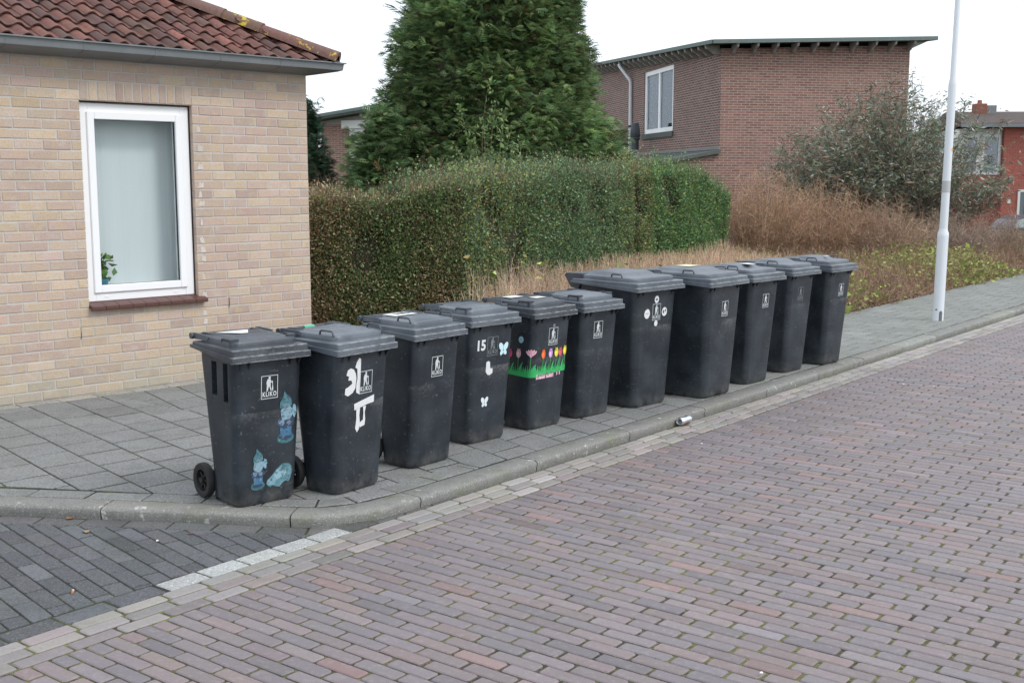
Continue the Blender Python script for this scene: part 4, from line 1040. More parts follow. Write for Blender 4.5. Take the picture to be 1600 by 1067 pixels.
# ---------------------------------------------------------------- litter
can = empty('drink_can', (1.285, 8.30, ZR+.002)); tag(can, 'crushed silver drink can lying in the gutter against the kerb', 'can')
cu_, cv_ = w2uv(1.285, 8.30); cpos = uv2w(cu_, .035); can.location = (cpos[0], cpos[1], ZR+.003); can.rotation_euler = (0, 0, R(50))
mb = MB(); rings = []
for (h, r) in ((-.062, .020), (-.062, .0235), (-.066, .026), (-.060, .0275), (-.050, .0325), (-.02, .0325), (.005, .0290), (.02, .031), (.045, .0325), (.056, .031), (.064, .0265), (.066, .0255)):
    ring0 = []
    for k in range(28):
        a = 2*math.pi*k/28; q = r
        if -.045 < h < .05: q *= 1-.16*max(0, math.sin(2*a+h*40))*(.6+.4*math.sin(h*90+a))
        ring0.append((h, q*math.cos(a), .0325+q*math.sin(a)*.92))
    rings.append(ring0)
mb.loft(rings, False, True); mb.build('can_body', M['alu'], can, smooth=50)
mb = MB(); mb.lathe([(.0001, -.0598), (.012, -.060), (.0205, -.0605)], 'x', 24, (0, 0, .0325), cap=False); mb.build('can_end', M['zinc'], can)
mb = MB(); mb.add([(-.0612, -.006, .036), (-.0612, .005, .034), (-.0612, .006, .044), (-.0612, -.004, .046)], [(0, 1, 2, 3)]); mb.build('mouth_hole', M['black'], can, fix=False)
mb = MB()
for k in range(16):
    a0_, a1_ = R(-150+8*k), R(-142+8*k)
    for (h0, h1) in ((-.045, -.02), (-.02, .005), (.005, .02), (.02, .045)):
        mb.add([(h, .0333*math.cos(a), .0325+.0333*math.sin(a)*.93) for h, a in ((h0, a0_), (h1, a0_), (h1, a1_), (h0, a1_))], [(0, 1, 2, 3)], (.45, .10, .04) if k > 5 else (.5, .2, .1))
mb.build('print', M['canprint'], can, fix=False)
def scrap(name, label, cat, x, y, z, s, m, n=6, curl=.3):
    mb = MB(); pts = []
    for k in range(n):
        a = 6.283*k/n; q = s*random.uniform(.6, 1.2); pts.append((q*math.cos(a), q*.7*math.sin(a), .003+curl*s*random.random()))
    mb.add([(0, 0, .004)]+pts, [(0, 1+k, 1+(k+1) % n) for k in range(n)])
    mb.add([(0, 0, .002)]+[(p[0], p[1], p[2]-.002) for p in pts], [(0, 1+(k+1) % n, 1+k) for k in range(n)])
    o = mb.build(name, m, None, fix=False, loc=(x, y, z)); o.rotation_euler = (0, 0, random.random()*6); return tag(o, label, cat)
brownleaf = mat('dry_leaf', (.22, .11, .05), .8); wpaper = M['paper']
S_ = lambda *a, **k: scrap(*a, **k)
gp_ = lambda px, py, z: (lambda d, t: (d[0]*t, d[1]*t, z))((lambda c, s: ((px-800)/1826.3, c-(py-533.5)/1826.3*-0-0, 0))(1, 0), 1)
def ground(px, py, z=ZR):
    p = R(7.857); F = (0, math.cos(p), -math.sin(p)); U = (0, math.sin(p), math.cos(p)); a, b = (px-800)/1826.3, (py-533.5)/1826.3
    d = (a, F[1]-U[1]*b, F[2]-U[2]*b); t_ = (z-1.7)/d[2]; return (d[0]*t_, d[1]*t_, z+.001)
for (name, lab, cat, px, py, z, s, m) in (
    ('paper_scrap', 'white paper scrap on dark paving just below the left kerb', 'paper scrap', 246, 812, ZR, .022, wpaper),
    ('paper_scrap', 'small white paper scrap on dark paving, nearer the white marking blocks', 'paper scrap', 246, 846, ZR, .013, wpaper),
    ('dry_leaf', 'brown dry leaf below the left kerb, left of the white paper scrap', 'leaf', 108, 811, ZR, .024, brownleaf),
    ('dry_leaf', 'curled brown leaf on the dark paving, second below the left kerb', 'leaf', 135, 832, ZR, .028, mat('dry_leaf_pale', (.32, .23, .14), .8)),
    ('dry_leaf', 'small reddish leaf on dark paving right of the paper scraps', 'leaf', 297, 835, ZR, .013, mat('dry_leaf_red', (.35, .10, .05), .8)),
    ('paper_scrap', 'white scrap on the red brick road beyond the lamp post side', 'paper scrap', 1412, 602, ZR, .020, wpaper),
    ('paper_scrap', 'tiny white scrap on the brick road, right of the other far scrap', 'paper scrap', 1459, 605, ZR, .013, wpaper),
    ('paper_scrap', 'pale scrap at the bottom edge of the photo on the brick road', 'paper scrap', 1190, 1053, ZR+.006, .010, wpaper),
    ('paper_scrap', 'tiny white scrap on the brick road just below the drink can', 'paper scrap', 1096, 694, ZR+.003, .010, wpaper),
    ('paper_scrap', 'white scrap on the kerb above the drink can', 'paper scrap', 1031, 655, 0.002, .010, wpaper)):
    g = ground(px, py, z); S_(name, lab, cat, g[0], g[1], g[2]+.002, s, m)
g = ground(114, 926, ZR); cb = empty('cigarette_butt', (g[0], g[1], g[2]+.006)); cb.rotation_euler = (0, 0, R(100)); tag(cb, 'orange and white cigarette butt lying on the dark driveway paving', 'cigarette butt')
mb = MB(); mb.tube([(-.014, 0, 0), (.006, 0, 0)], .005, 10); mb.build('filter', mat('filter_orange', (.6, .22, .08), .8), cb, smooth=True)
mb = MB(); mb.tube([(.0061, 0, 0), (.016, .002, 0)], .0048, 10); mb.build('paper', M['paper'], cb, smooth=True)
# ---------------------------------------------------------------- vegetation
def inpoly_pts(poly, n):
    """random points in a polygon"""
    xs_ = [p[0] for p in poly]; ys_ = [p[1] for p in poly]; out = np.zeros((0, 2)); P_ = np.array(poly)
    while len(out) < n:
        q = np.stack([rng.uniform(min(xs_), max(xs_), n*2), rng.uniform(min(ys_), max(ys_), n*2)], 1); ins = np.zeros(len(q), bool)
        j = len(P_)-1
        for i in range(len(P_)):
            c_ = ((P_[i, 1] > q[:, 1]) != (P_[j, 1] > q[:, 1])) & (q[:, 0] < (P_[j, 0]-P_[i, 0])*(q[:, 1]-P_[i, 1])/(P_[j, 1]-P_[i, 1]+1e-12)+P_[i, 0]); ins ^= c_; j = i
        out = np.concatenate([out, q[ins]])
    return out[:n]
def vnoise(P_, f, seed=0, oct=2):
    o = np.zeros(len(P_)); a = 1
    for k in range(oct):
        ff = f*2**k; rr = np.random.default_rng(seed*10+k)
        for m_ in range(5):
            d = rr.normal(size=3); d /= np.linalg.norm(d); ph = rr.uniform(0, 6.28); q = ff*rr.uniform(.7, 1.5)
            o += a*np.sin(P_@d*q+ph)
        a *= .6
    return o/5
def stems(name, base, tip, w0, cols, parent=None, bend=.15, nseg=3, m='twig'):
    """thin curved ribbons with a triangular section, from base (n,3) to tip (n,3)"""
    n = len(base); ax = tip-base; L_ = np.linalg.norm(ax, axis=1, keepdims=True)+1e-9; d = ax/L_
    r = rng.normal(size=(n, 3)); s1_ = np.cross(d, r); s1_ /= np.linalg.norm(s1_, axis=1, keepdims=True)+1e-9; s2_ = np.cross(d, s1_)
    bd = rng.normal(size=(n, 1))*bend*L_; w0 = np.broadcast_to(np.asarray(w0, float).reshape(-1, 1), (n, 1)); rows = []
    for k in range(nseg+1):
        tt_ = k/nseg; c = base+ax*tt_+s1_*bd*np.sin(math.pi*tt_)*.6; w_ = w0*(1-.75*tt_)
        for q in range(3):
            a = 2*math.pi*q/3; rows.append(c+(s1_*math.cos(a)+s2_*math.sin(a))*w_)
    V = np.stack(rows, 1); K = 3*(nseg+1); F = []
    for k in range(nseg):
        for q in range(3):
            a, b = 3*k+q, 3*k+(q+1) % 3; F.append((a, b, b+3, a+3))
    F = (np.array(F)[None]+(np.arange(n)*K)[:, None, None]).reshape(-1, 4)
    return fastmesh(name, V.reshape(-1, 3), F, np.repeat(np.asarray(cols), K, 0), M[m], parent)
def joinstems(name, lst, parent, m='twig'):
    pass

def hedge(name, label, plan, thick, hfun, colf, nface, parent=None, leafsize=.032, fuzz=1.0, lumpy=.07):
    """plan: list of (x, y) along the front face (left to right); body lies on the far side"""
    root = empty(name, (0, 0, 0)); tag(root, label, 'hedge')
    P_ = [np.array(p, float) for p in plan]; L_ = [np.linalg.norm(P_[i+1]-P_[i]) for i in range(len(P_)-1)]; cum = np.cumsum([0]+L_)
    dirs = [(P_[i+1]-P_[i])/L_[i] for i in range(len(L_))]; nb = [np.array([-d[1], d[0]]) for d in dirs]
    # averaged inward normals at the plan points
    pn = [nb[0]]+[(nb[i-1]+nb[i])/np.linalg.norm(nb[i-1]+nb[i]) for i in range(1, len(nb))]+[nb[-1]]
    def at(s):
        s = np.clip(s, 0, cum[-1]-1e-6); i = np.searchsorted(cum, s, 'right')-1; i = np.clip(i, 0, len(L_)-1); t_ = (s-cum[i])/np.array(L_)[i]
        PP = np.array(P_); N_ = np.array(pn); return PP[i]+(PP[i+1]-PP[i])*t_[:, None], N_[i]*(1-t_[:, None])+N_[i+1]*t_[:, None]
    # core
    mb = MB(); n = 24; ins_ = .16
    ring_ = []
    for k in range(n+1):
        s = cum[-1]*k/n; c, nn_ = at(np.array([min(max(s, ins_), cum[-1]-ins_)])); c, nn_ = c[0], nn_[0]; h = hfun(s/cum[-1])-ins_
        ring_.append([(c[0]+nn_[0]*ins_, c[1]+nn_[1]*ins_, -.05), (c[0]+nn_[0]*ins_, c[1]+nn_[1]*ins_, h), (c[0]+nn_[0]*(thick-ins_), c[1]+nn_[1]*(thick-ins_), h), (c[0]+nn_[0]*(thick-ins_), c[1]+nn_[1]*(thick-ins_), -.05)])
    mb.loft(ring_, True, True); mb.col = (.05, .042, .025); mb.c = [mb.col]*len(mb.v); mb.build('branch_core', M['twig'], root)
    # leaves on front, top and ends
    tot = cum[-1]
    def surf(nf, nt_, ne):
        out = []; nor = []
        s = rng.uniform(0, tot, nf); z = rng.uniform(0, 1, nf)**.9; c, nn_ = at(s); h = np.array([hfun(v) for v in s/tot])
        rr_ = .10; zz = z*h
        dep = np.where(zz > h-rr_, (1-np.sqrt(np.clip(1-((zz-(h-rr_))/rr_)**2, 0, 1)))*rr_, 0)
        out.append(np.stack([c[:, 0]+nn_[:, 0]*dep, c[:, 1]+nn_[:, 1]*dep, zz], 1)); nor.append(np.stack([-nn_[:, 0], -nn_[:, 1], np.full(nf, .25)], 1))
        s = rng.uniform(0, tot, nt_); q = rng.uniform(0, 1, nt_); c, nn_ = at(s); h = np.array([hfun(v) for v in s/tot])
        out.append(np.stack([c[:, 0]+nn_[:, 0]*q*thick, c[:, 1]+nn_[:, 1]*q*thick, h+0*q], 1)); nor.append(np.tile([0, 0, 1.], (nt_, 1)))
        for e in (0, tot):
            q = rng.uniform(0, 1, ne); z = rng.uniform(0, 1, ne); c, nn_ = at(np.full(ne, float(e))); h = hfun(e/tot); d = dirs[0] if e == 0 else dirs[-1]; sg = -1 if e == 0 else 1
            out.append(np.stack([c[:, 0]+nn_[:, 0]*q*thick, c[:, 1]+nn_[:, 1]*q*thick, z*h], 1)); nor.append(np.tile([d[0]*sg, d[1]*sg, .2], (ne, 1)))
        s = rng.uniform(0, tot, nf//3); z = rng.uniform(0, 1, nf//3); c, nn_ = at(s); h = np.array([hfun(v) for v in s/tot])
        out.append(np.stack([c[:, 0]+nn_[:, 0]*thick, c[:, 1]+nn_[:, 1]*thick, z*h], 1)); nor.append(np.stack([nn_[:, 0], nn_[:, 1], np.full(nf//3, .25)], 1))
        return np.concatenate(out), np.concatenate(nor)
    Q, N_ = surf(nface, int(nface*.45), int(nface*.22))
    lump = vnoise(Q, 3.2, 3, 3)*lumpy; Q = Q+N_*lump[:, None]
    inw = np.abs(rng.normal(size=(len(Q), 1)))*.06; Q = Q-N_*inw+rng.normal(size=Q.shape)*.012
    holes_ = vnoise(Q, 5.5, 8, 2); keep = rng.uniform(size=len(Q)) < np.clip(1.15-1.5*np.clip(holes_-.18, 0, 1)*2.2, .12, 1); Q, N_, inw = Q[keep], N_[keep], inw[keep]
    fz = (N_[:, 2] > .7)&(rng.uniform(size=len(Q)) < .35); Q[fz] += np.abs(rng.normal(size=(int(fz.sum()), 3)))*[0, 0, .06]*fuzz
    leaves('foliage', Q, leafsize, .55, colf(Q, N_), root, dirs=N_*.7+rng.normal(size=Q.shape)*.8+[0, 0, .15], sizevar=.28)
    # dead brown twigs near the surface
    nt2 = nface//7; idx = rng.integers(0, len(Q), nt2); b_ = Q[idx]-N_[idx]*.14; tp_ = Q[idx]+N_[idx]*.015+rng.normal(size=(nt2, 3))*.06+[0, 0, .05]
    stems('twigs', b_, tp_, .0035, cjit([(.14, .09, .06), (.20, .14, .09), (.10, .07, .05)], nt2), root, nseg=2)
    return root
GR1, GR2, GR3 = (.12, .19, .075), (.18, .255, .11), (.08, .14, .06); OL, BR = (.25, .24, .10), (.34, .25, .145)
def blendcol(n, sets, w_):
    """w_: (n, k) weights"""
    w_ = np.clip(w_, 0, None); w_ = w_/w_.sum(1, keepdims=True); c = np.cumsum(w_, 1); r = rng.uniform(size=(n, 1)); idx = (r > c).sum(1).clip(0, len(sets)-1)
    return 1.14*np.array(sets)[idx]*np.exp(rng.normal(size=(n, 1))*.20)*(1+rng.normal(size=(n, 3))*.07)
def colA(Q, N_):
    dry = vnoise(Q, 1.6, 5, 3)*1.2+.28+np.clip(1.2-Q[:, 2], 0, 2)*.15; top = (N_[:, 2] > .7)
    n = len(Q); g = np.clip(.9-dry, .05, 1); return blendcol(n, [GR2, GR1, OL, BR, (.43, .36, .24)], np.stack([g, g*.8, .35+0*g, np.clip(dry+.15, .05, 1)+top*.6, np.clip(dry, .02, 1)*.5+top*.5], 1))
def colB(Q, N_):
    dry = np.clip(vnoise(Q, 1.3, 9, 2)-.25, 0, 1); n = len(Q); edge = np.exp(-((Q[:, 0]+.35)/.6)**2)+.8*np.exp(-((Q[:, 0]-1.85)/.35)**2)
    return blendcol(n, [(.135, .225, .11), (.21, .31, .17), (.09, .165, .085), (.28, .33, .10), BR], np.stack([1+0*dry, .8+0*dry, .7+0*dry, .12+edge*1.2+.4*np.clip(vnoise(Q, 2.2, 4)-.2, 0, 1), dry*.9+.05+edge*.4], 1))
def colC(Q, N_):
    n = len(Q); b = (Q[:, 0] < 2.2)*1.4; return blendcol(n, [(.13, .245, .10), (.19, .32, .13), (.08, .17, .075), (.28, .36, .10), BR], np.stack([1+0*b, .9+0*b, .6+0*b, .35+0*b, .06+b], 1))
hedge('clipped_hedge', 'tall clipped hedge with dry brown patches between the yellow brick house and the corner', [(-3.3, 12.3), (-1.5, 12.55), (-.56, 12.85)], 1.5, lambda s: 1.45+.06*s+.02*math.sin(s*17)+(.16*max(0, (s-.72)/.28)), colA, 84000, leafsize=.026)
hedge('clipped_hedge', 'dense dark green clipped hedge running away behind the brown undergrowth', [(-.52, 12.85), (.30, 14.3), (1.10, 16.0), (1.85, 17.9)], 1.15, lambda s: 1.64+.13*min(1, s*2.2)+.03*math.sin(s*14), colB, 130000, fuzz=1.8, leafsize=.027)
hedge('clipped_hedge', 'shorter bright green hedge with a rounded end, in front of the brown brick house', [(1.95, 18.0), (2.9, 19.6), (3.95, 21.3)], .95, lambda s: 1.80+.07*math.sin(s*6)-max(0, s-.75)*1.3, colC, 66000, leafsize=.029, fuzz=2.0, lumpy=.10)

# young fruit tree with upright shoots rising over the hedge
yt = empty('young_tree', (-.30, 14.9, 0)); tag(yt, 'thin young tree with upright pale green shoots rising above the hedge before the conifer', 'tree')
bs, tps, lp_, lc = [], [], [], []
for (dx, h, lean) in ((0, 2.95, .02), (-.22, 2.62, -.36), (.2, 2.60, .22), (.10, 2.35, .30), (-.1, 2.3, -.2), (.05, 2.7, .10), (-.12, 2.15, -.42), (.02, 2.45, -.06), (.16, 2.2, .42)):
    b_ = np.array([dx*.3, 0, 1.4]); tpp = np.array([lean, rng.normal()*.08, h]); bs.append(b_); tps.append(tpp)
    for k in range(60):
        q = rng.uniform(.15, 1.0); p = b_+(tpp-b_)*q; lp_.append(p+rng.normal(size=3)*.025); 
bs, tps = np.array(bs), np.array(tps)
stems('shoots', bs, tps, .012, cjit((.14, .13, .07), len(bs), .1), yt, bend=.06, nseg=5)
mb = MB(); mb.tube([(0, 0, -.05), (.02, 0, .7), (0, 0, 1.5)], [.05, .04, .025], 10); mb.build('trunk', M['bark'], yt, smooth=True)
lp_ = np.array(lp_); leaves('foliage', lp_, .055, .5, cjit([(.19, .29, .10), (.25, .34, .13), (.14, .22, .08)], len(lp_)), yt, dirs=rng.normal(size=lp_.shape)+[0, 0, .8])
# loose shrub tops standing out of the hedge beside it
def bushtop(name, label, x, y, z0, r, h, n, cols, size=.035):
    rt_ = empty(name, (x, y, 0)); tag(rt_, label, 'shrub'); th = rng.uniform(0, 6.28, 60); rr_ = r*np.sqrt(rng.uniform(0, 1, 60))
    b_ = np.stack([rr_*.4*np.cos(th), rr_*.4*np.sin(th), np.full(60, .1)], 1); t_ = np.stack([rr_*np.cos(th), rr_*np.sin(th), z0+h*(1-.7*(rr_/r)**2)*rng.uniform(.6, 1, 60)], 1)
    stems('stems', b_, t_, .007, cjit((.11, .10, .06), 60), rt_)
    i_ = rng.integers(0, 60, n); q = rng.uniform(.62, 1.0, (n, 1)); Q = b_[i_]+(t_[i_]-b_[i_])*q+rng.normal(size=(n, 3))*.055
    leaves('foliage', Q, size, .5, cjit(cols, n, .25), rt_, dirs=rng.normal(size=Q.shape)+[0, 0, .6]); return rt_
bushtop('shrub', 'loose grey green shrub growing up through the hedge below the young tree', -.45, 14.7, 1.5, .75, .55, 5000, [(.12, .20, .11), (.17, .26, .16), (.08, .145, .08)])

# conifer: branches carry flat drooping sprays
def conifer(name, label, x, y, H_, prof, nspray, cols, spray=.24, seed=1, z0=.2, lobes=None, corer=.62):
    root = empty(name, (x, y, 0)); tag(root, label, 'tree')
    mb = MB(); mb.tube([(0, 0, -.1), (0, 0, H_*.5), (0, 0, H_*.93)], [.16*H_/6.5, .10*H_/6.5, .02], 10); mb.build('trunk', M['bark'], root, smooth=True)
    def rad(z, th):
        r = np.interp(z/H_, prof[0], prof[1]); q = np.stack([np.cos(th)*r, np.sin(th)*r, z], 1)
        r = r*(1+.10*vnoise(q, 1.6, seed, 2)+.10*vnoise(q, 4.5, seed+1, 2)); 
        if lobes is not None:
            for (a0, dz0, dz1, amt) in lobes: r = r+amt*np.exp(-(((th-a0+math.pi) % (2*math.pi)-math.pi)/.55)**2)*((z > dz0) & (z < dz1))
        return r
    # dark twiggy core
    mb = MB(); nr, na_ = 20, 28; rings = []
    for k in range(nr+1):
        z = z0+(H_*.97-z0)*k/nr; th = np.arange(na_)*2*math.pi/na_; r = rad(np.full(na_, z), th)*corer; rings.append([(r[i]*math.cos(th[i]), r[i]*math.sin(th[i]), z) for i in range(na_)])
    mb.loft(rings, True, True); mb.col = (.085, .085, .05); mb.c = [mb.col]*len(mb.v); mb.build('branch_core', M['twig'], root)
    # clumps: branch ends
    nb_ = nspray//16; zc = z0+(H_-z0)*(1-np.sqrt(1-rng.uniform(0, .995, nb_))); 
    zc = z0+(H_-z0)*rng.uniform(0, 1, nb_)**1.15; thc = rng.uniform(0, 2*math.pi, nb_); rc = rad(zc, thc)*rng.uniform(.80, 1.04, nb_)
    cen = np.stack([rc*np.cos(thc), rc*np.sin(thc), zc], 1); out = np.stack([np.cos(thc), np.sin(thc), np.full(nb_, .25)], 1)
    ctone = np.exp(rng.normal(size=nb_)*.34+.4*vnoise(cen, 2.6, seed+4, 2))
    i_ = np.repeat(np.arange(nb_), 16); n = len(i_)
    back_ = rng.uniform(0, .55, (n, 1)); tang = np.stack([-np.sin(thc), np.cos(thc), 0*thc], 1)[i_]
    P0 = cen[i_]-out[i_]*back_*.55+tang*rng.normal(size=(n, 1))*.13+np.stack([0*i_, 0*i_, rng.normal(size=n)*.09], 1)
    ax = out[i_]*1.0+tang*rng.normal(size=(n, 1))*.55+np.stack([0*i_, 0*i_, rng.normal(size=n)*.35-.05+.35*(zc[i_]/H_)], 1); ax /= np.linalg.norm(ax, axis=1, keepdims=True)
    up = np.tile([0, 0, 1.], (n, 1))+rng.normal(size=(n, 3))*.45; sdv = np.cross(ax, up); sdv /= np.linalg.norm(sdv, axis=1, keepdims=True); nrm = np.cross(sdv, ax)
    S = spray*np.exp(rng.normal(size=(n, 1))*.25); base = cjit(cols, n, .10, .04)*ctone[i_][:, None]
    # rusty dead sprays inside
    dead = rng.uniform(size=n) < .05; base[dead] = cjit((.12, .065, .03), int(dead.sum()))
    P_, D_, Sz, C_ = [], [], [], []
    for k in range(-1, 8):                                # leaflets along the spray axis, alternating
        if k < 0: o, dd, sz = 0, ax, S*.95
        else:
            q = .12+.10*k; sg = 1 if k % 2 else -1; o = q; dd = ax*.75+sdv*sg*.75-nrm*.10; sz = S*(.62-.055*k)
        droop = -nrm*(0 if k < 0 else (.12+.10*k)**2*.35)*S
        P_.append(P0+ax*S*o+droop); D_.append(dd); Sz.append(np.broadcast_to(sz, (n, 1))); C_.append(base*[.90, .97, 1.06]*(.8+.06*max(k, 0)))
    P_, D_, Sz, C_ = np.concatenate(P_), np.concatenate(D_), np.concatenate(Sz), np.concatenate(C_)
    nn_ = np.tile(nrm, (9, 1)); D_ /= np.linalg.norm(D_, axis=1, keepdims=True); s_ = np.cross(D_, nn_); s_ /= np.linalg.norm(s_, axis=1, keepdims=True)+1e-9
    Wd = Sz*.085
    V = np.stack([P_, P_+D_*Sz*.5+s_*Wd, P_+D_*Sz-nn_*Sz*.12, P_+D_*Sz*.5-s_*Wd], 1).reshape(-1, 3)
    fastmesh('foliage', V, np.arange(len(V)).reshape(-1, 4), np.repeat(C_, 4, 0), M['needle'], root); return root
CP = ([0, .10, .25, .32, .385, .5, .6, .75, .88, 1], [2.2, 2.35, 2.34, 2.08, 1.84, 1.62, 1.46, 1.12, .62, .05])
conifer('conifer', 'broad tall conifer with drooping green sprays, its top cut off by the photo', -.38, 21.4, 8.4, CP, 84000, [(.22, .315, .125), (.275, .37, .14), (.155, .25, .11), (.33, .39, .155)], spray=.155, seed=2, corer=.72, z0=.9, lobes=[(0, 1.2, 2.7, .16), (math.pi, .5, 2.55, .42)])
conifer('conifer', 'small dark conifer just behind the corner of the yellow brick house', -3.55, 20.0, 2.95, ([0, .3, .6, .85, 1], [.58, .62, .50, .30, .03]), 8000, [(.07, .135, .075), (.09, .165, .09)], spray=.14, seed=5, corer=.7)
conifer('conifer', 'low spreading conifer seedling at the left foot of the broad conifer', -2.12, 19.6, 2.75, ([0, .3, .6, .85, 1], [.66, .66, .50, .26, .03]), 9000, [(.20, .29, .12), (.25, .34, .13), (.15, .24, .10)], spray=.15, seed=6, corer=.5)

# ---------------------------------------------------------------- undergrowth in the bed
def bedz(x, y): return -.02
bed = [uv2w(1.9, -2.3), uv2w(2.7, BV-.10), uv2w(7, BV-.04), uv2w(13.5, BV-.02), uv2w(19, BV), (15.5, 27), (9, 29), (4.6, 22.5), (3.9, 20.9), (1.7, 17.4), (.45, 14.2), (.05, 13.3)]
n = 24000; q = inpoly_pts(bed, n); uvq = (q-A)@np.stack([DU, NV], 1); edge = np.clip((-(uvq[:, 1])+BV)/.5, 0, 1)
left = np.clip((7.5-uvq[:, 0])/3.5, 0, 1)
hh = (.24+.24*edge+.36*left)*rng.uniform(.55, 1.12, n)*(1+.18*vnoise(np.c_[q, 0*q[:, 0]], 1.3, 2)); hh *= np.clip(.3+edge, .3, 1)
b_ = np.c_[q, np.full(n, -.02)]; t_ = b_+np.stack([rng.normal(size=n)*.13, rng.normal(size=n)*.13, hh], 1); t_[:, :2] += NV*(.10*(1-edge))[:, None]
tw_ = [(.52, .385, .27), (.60, .46, .33), (.42, .30, .21), (.34, .23, .16)]; rd_ = [(.38, .25, .17), (.46, .31, .21), (.30, .19, .125), (.26, .17, .115)]
c1 = cjit(tw_, n, .2); c2 = cjit(rd_, n, .2); lm = (rng.uniform(size=n) < left*1.15)[:, None]; cc = np.where(lm, c1, c2)
qL = inpoly_pts([uv2w(2.05, -2.3), uv2w(2.6, BV-.12), uv2w(8.2, BV-.08), (3.7, 20.2), (1.9, 17.5), (.55, 14.2), (.05, 13.2)], 15000)
hL = .62*rng.uniform(.5, 1.15, 15000)*(1+.15*vnoise(np.c_[qL, 0*qL[:, 0]], 1.5, 22)); uL = (qL-A)@np.stack([DU, NV], 1); hL *= np.clip(.35+(-(uL[:, 1])+BV)/.5, .35, 1)
bL = np.c_[qL, np.full(15000, -.02)]; tL = bL+np.stack([rng.normal(size=15000)*.14, rng.normal(size=15000)*.14, hL], 1)
tag(stems('tall_dry_stems', bL, tL, .0062, cjit([(.62, .45, .31), (.70, .54, .39), (.50, .35, .24), (.58, .38, .27)], 15000, .2), nseg=3, bend=.12), kind='stuff')
o = stems('dry_undergrowth', b_, t_, .0045, cc, nseg=3, bend=.12); tag(o, kind='stuff')
n2 = 30000; i_ = rng.integers(0, n, n2); sb_ = b_[i_]+(t_[i_]-b_[i_])*rng.uniform(.3, .95, (n2, 1)); st_ = sb_+rng.normal(size=(n2, 3))*[.07, .07, .03]+[0, 0, .07]
tag(stems('dry_side_twigs', sb_, st_, .003, cc[i_]*.95, nseg=2, bend=.15), kind='stuff')
# dead leaves hanging on the twigs and littering the soil
n3 = 26000; i_ = rng.integers(0, n, n3); Q = b_[i_]+(t_[i_]-b_[i_])*rng.uniform(.15, 1.0, (n3, 1))+rng.normal(size=(n3, 3))*.02
tag(leaves('dead_leaves', Q, .028, .55, cjit([(.30, .18, .11), (.38, .26, .16), (.22, .13, .085), (.42, .33, .18)], n3, .25)), kind='stuff')
q3 = inpoly_pts([uv2w(2.35, BV+.03), uv2w(13, BV+.03), uv2w(19, BV+.05), uv2w(19, BV-.5), uv2w(2.35, BV-.5)], 5000)
tag(leaves('leaf_litter', np.c_[q3, rng.uniform(-.012, .02, 5000)], .035, .6, cjit([(.20, .10, .06), (.28, .17, .11), (.11, .065, .045)], 5000, .3), dirs=rng.normal(size=(5000, 3))*[1, 1, .15]), kind='stuff')
# fresh yellow green leaves, in drifts
n4 = 90000; i_ = rng.integers(0, n, n4); uvp = uvq[i_]; q_ = rng.uniform(.35, 1.08, (n4, 1)); Q = b_[i_]+(t_[i_]-b_[i_])*q_+rng.normal(size=(n4, 3))*.04
dens = vnoise(Q*[1, 1, .0], 1.6, 12, 3)*1.5+np.clip((uvp[:, 0]-5.8)/2.5, -1.2, .48)+.12*vnoise(Q, 6, 3); far_ = np.clip((uvp[:, 0]-9.0)/5, 0, .5)
keep = rng.uniform(size=n4) < np.clip(dens-far_+.22, .02, 1)*.9; Q = Q[keep]
tag(leaves('green_ground_cover', Q, .054, .55, cjit([(.27, .34, .085), (.35, .42, .11), (.20, .26, .07), (.38, .35, .12)], len(Q), .22), dirs=rng.normal(size=Q.shape)*[1, 1, .5]+[0, 0, .25]), kind='stuff')

# bare twiggy shrubs
def bare(label, x, y, r, h, n, cols, seed=0, w_=.006):
    rt_ = empty('bare_shrub', (x, y, 0)); tag(rt_, label, 'shrub')
    th = rng.uniform(0, 6.28, n); rr_ = r*np.sqrt(rng.uniform(0, 1, n)); b_ = np.stack([rr_*.35*np.cos(th), rr_*.35*np.sin(th), np.zeros(n)-.03], 1)
    hz = h*(1-.45*(rr_/r)**2)*rng.uniform(.65, 1.08, n); t_ = np.stack([rr_*np.cos(th), rr_*np.sin(th), hz], 1)+rng.normal(size=(n, 3))*.05
    stems('stems', b_, t_, w_, cjit(cols, n), rt_, bend=.16, nseg=5)
    k = n*14; i_ = rng.integers(0, n, k); sb_ = b_[i_]+(t_[i_]-b_[i_])*rng.uniform(.3, .98, (k, 1))+rng.normal(size=(k, 3))*.03; st_ = sb_+rng.normal(size=(k, 3))*[.13, .13, .07]+[0, 0, .10]
    stems('twigs', sb_, st_, w_*.5, cjit(cols, k), rt_, bend=.2, nseg=2); return rt_
bc = [(.50, .32, .205), (.60, .41, .27), (.40, .25, .16), (.30, .19, .13)]
bare('reddish brown leafless shrub right beside the end of the bright green hedge', 4.75, 22.2, 1.0, 1.98, 420, bc)
bare('brown leafless shrub at the foot of the brown brick wall, centre of three', 5.95, 22.6, 1.1, 1.75, 420, bc)
bare('low brown leafless shrub below the left side of the big grey green bush', 7.1, 22.3, 1.0, 1.3, 330, [(.42, .28, .19), (.52, .37, .26), (.30, .20, .14)])
bare('greyish brown leafless shrub under the middle of the big bush', 8.6, 22.9, .95, 1.1, 260, [(.36, .26, .20), (.45, .35, .27), (.27, .20, .16)])
bare('greyish brown leafless shrub behind the lamp post near the right edge', 10.3, 24.3, 1.0, 1.0, 240, [(.38, .27, .20), (.47, .36, .28), (.28, .2, .155)])

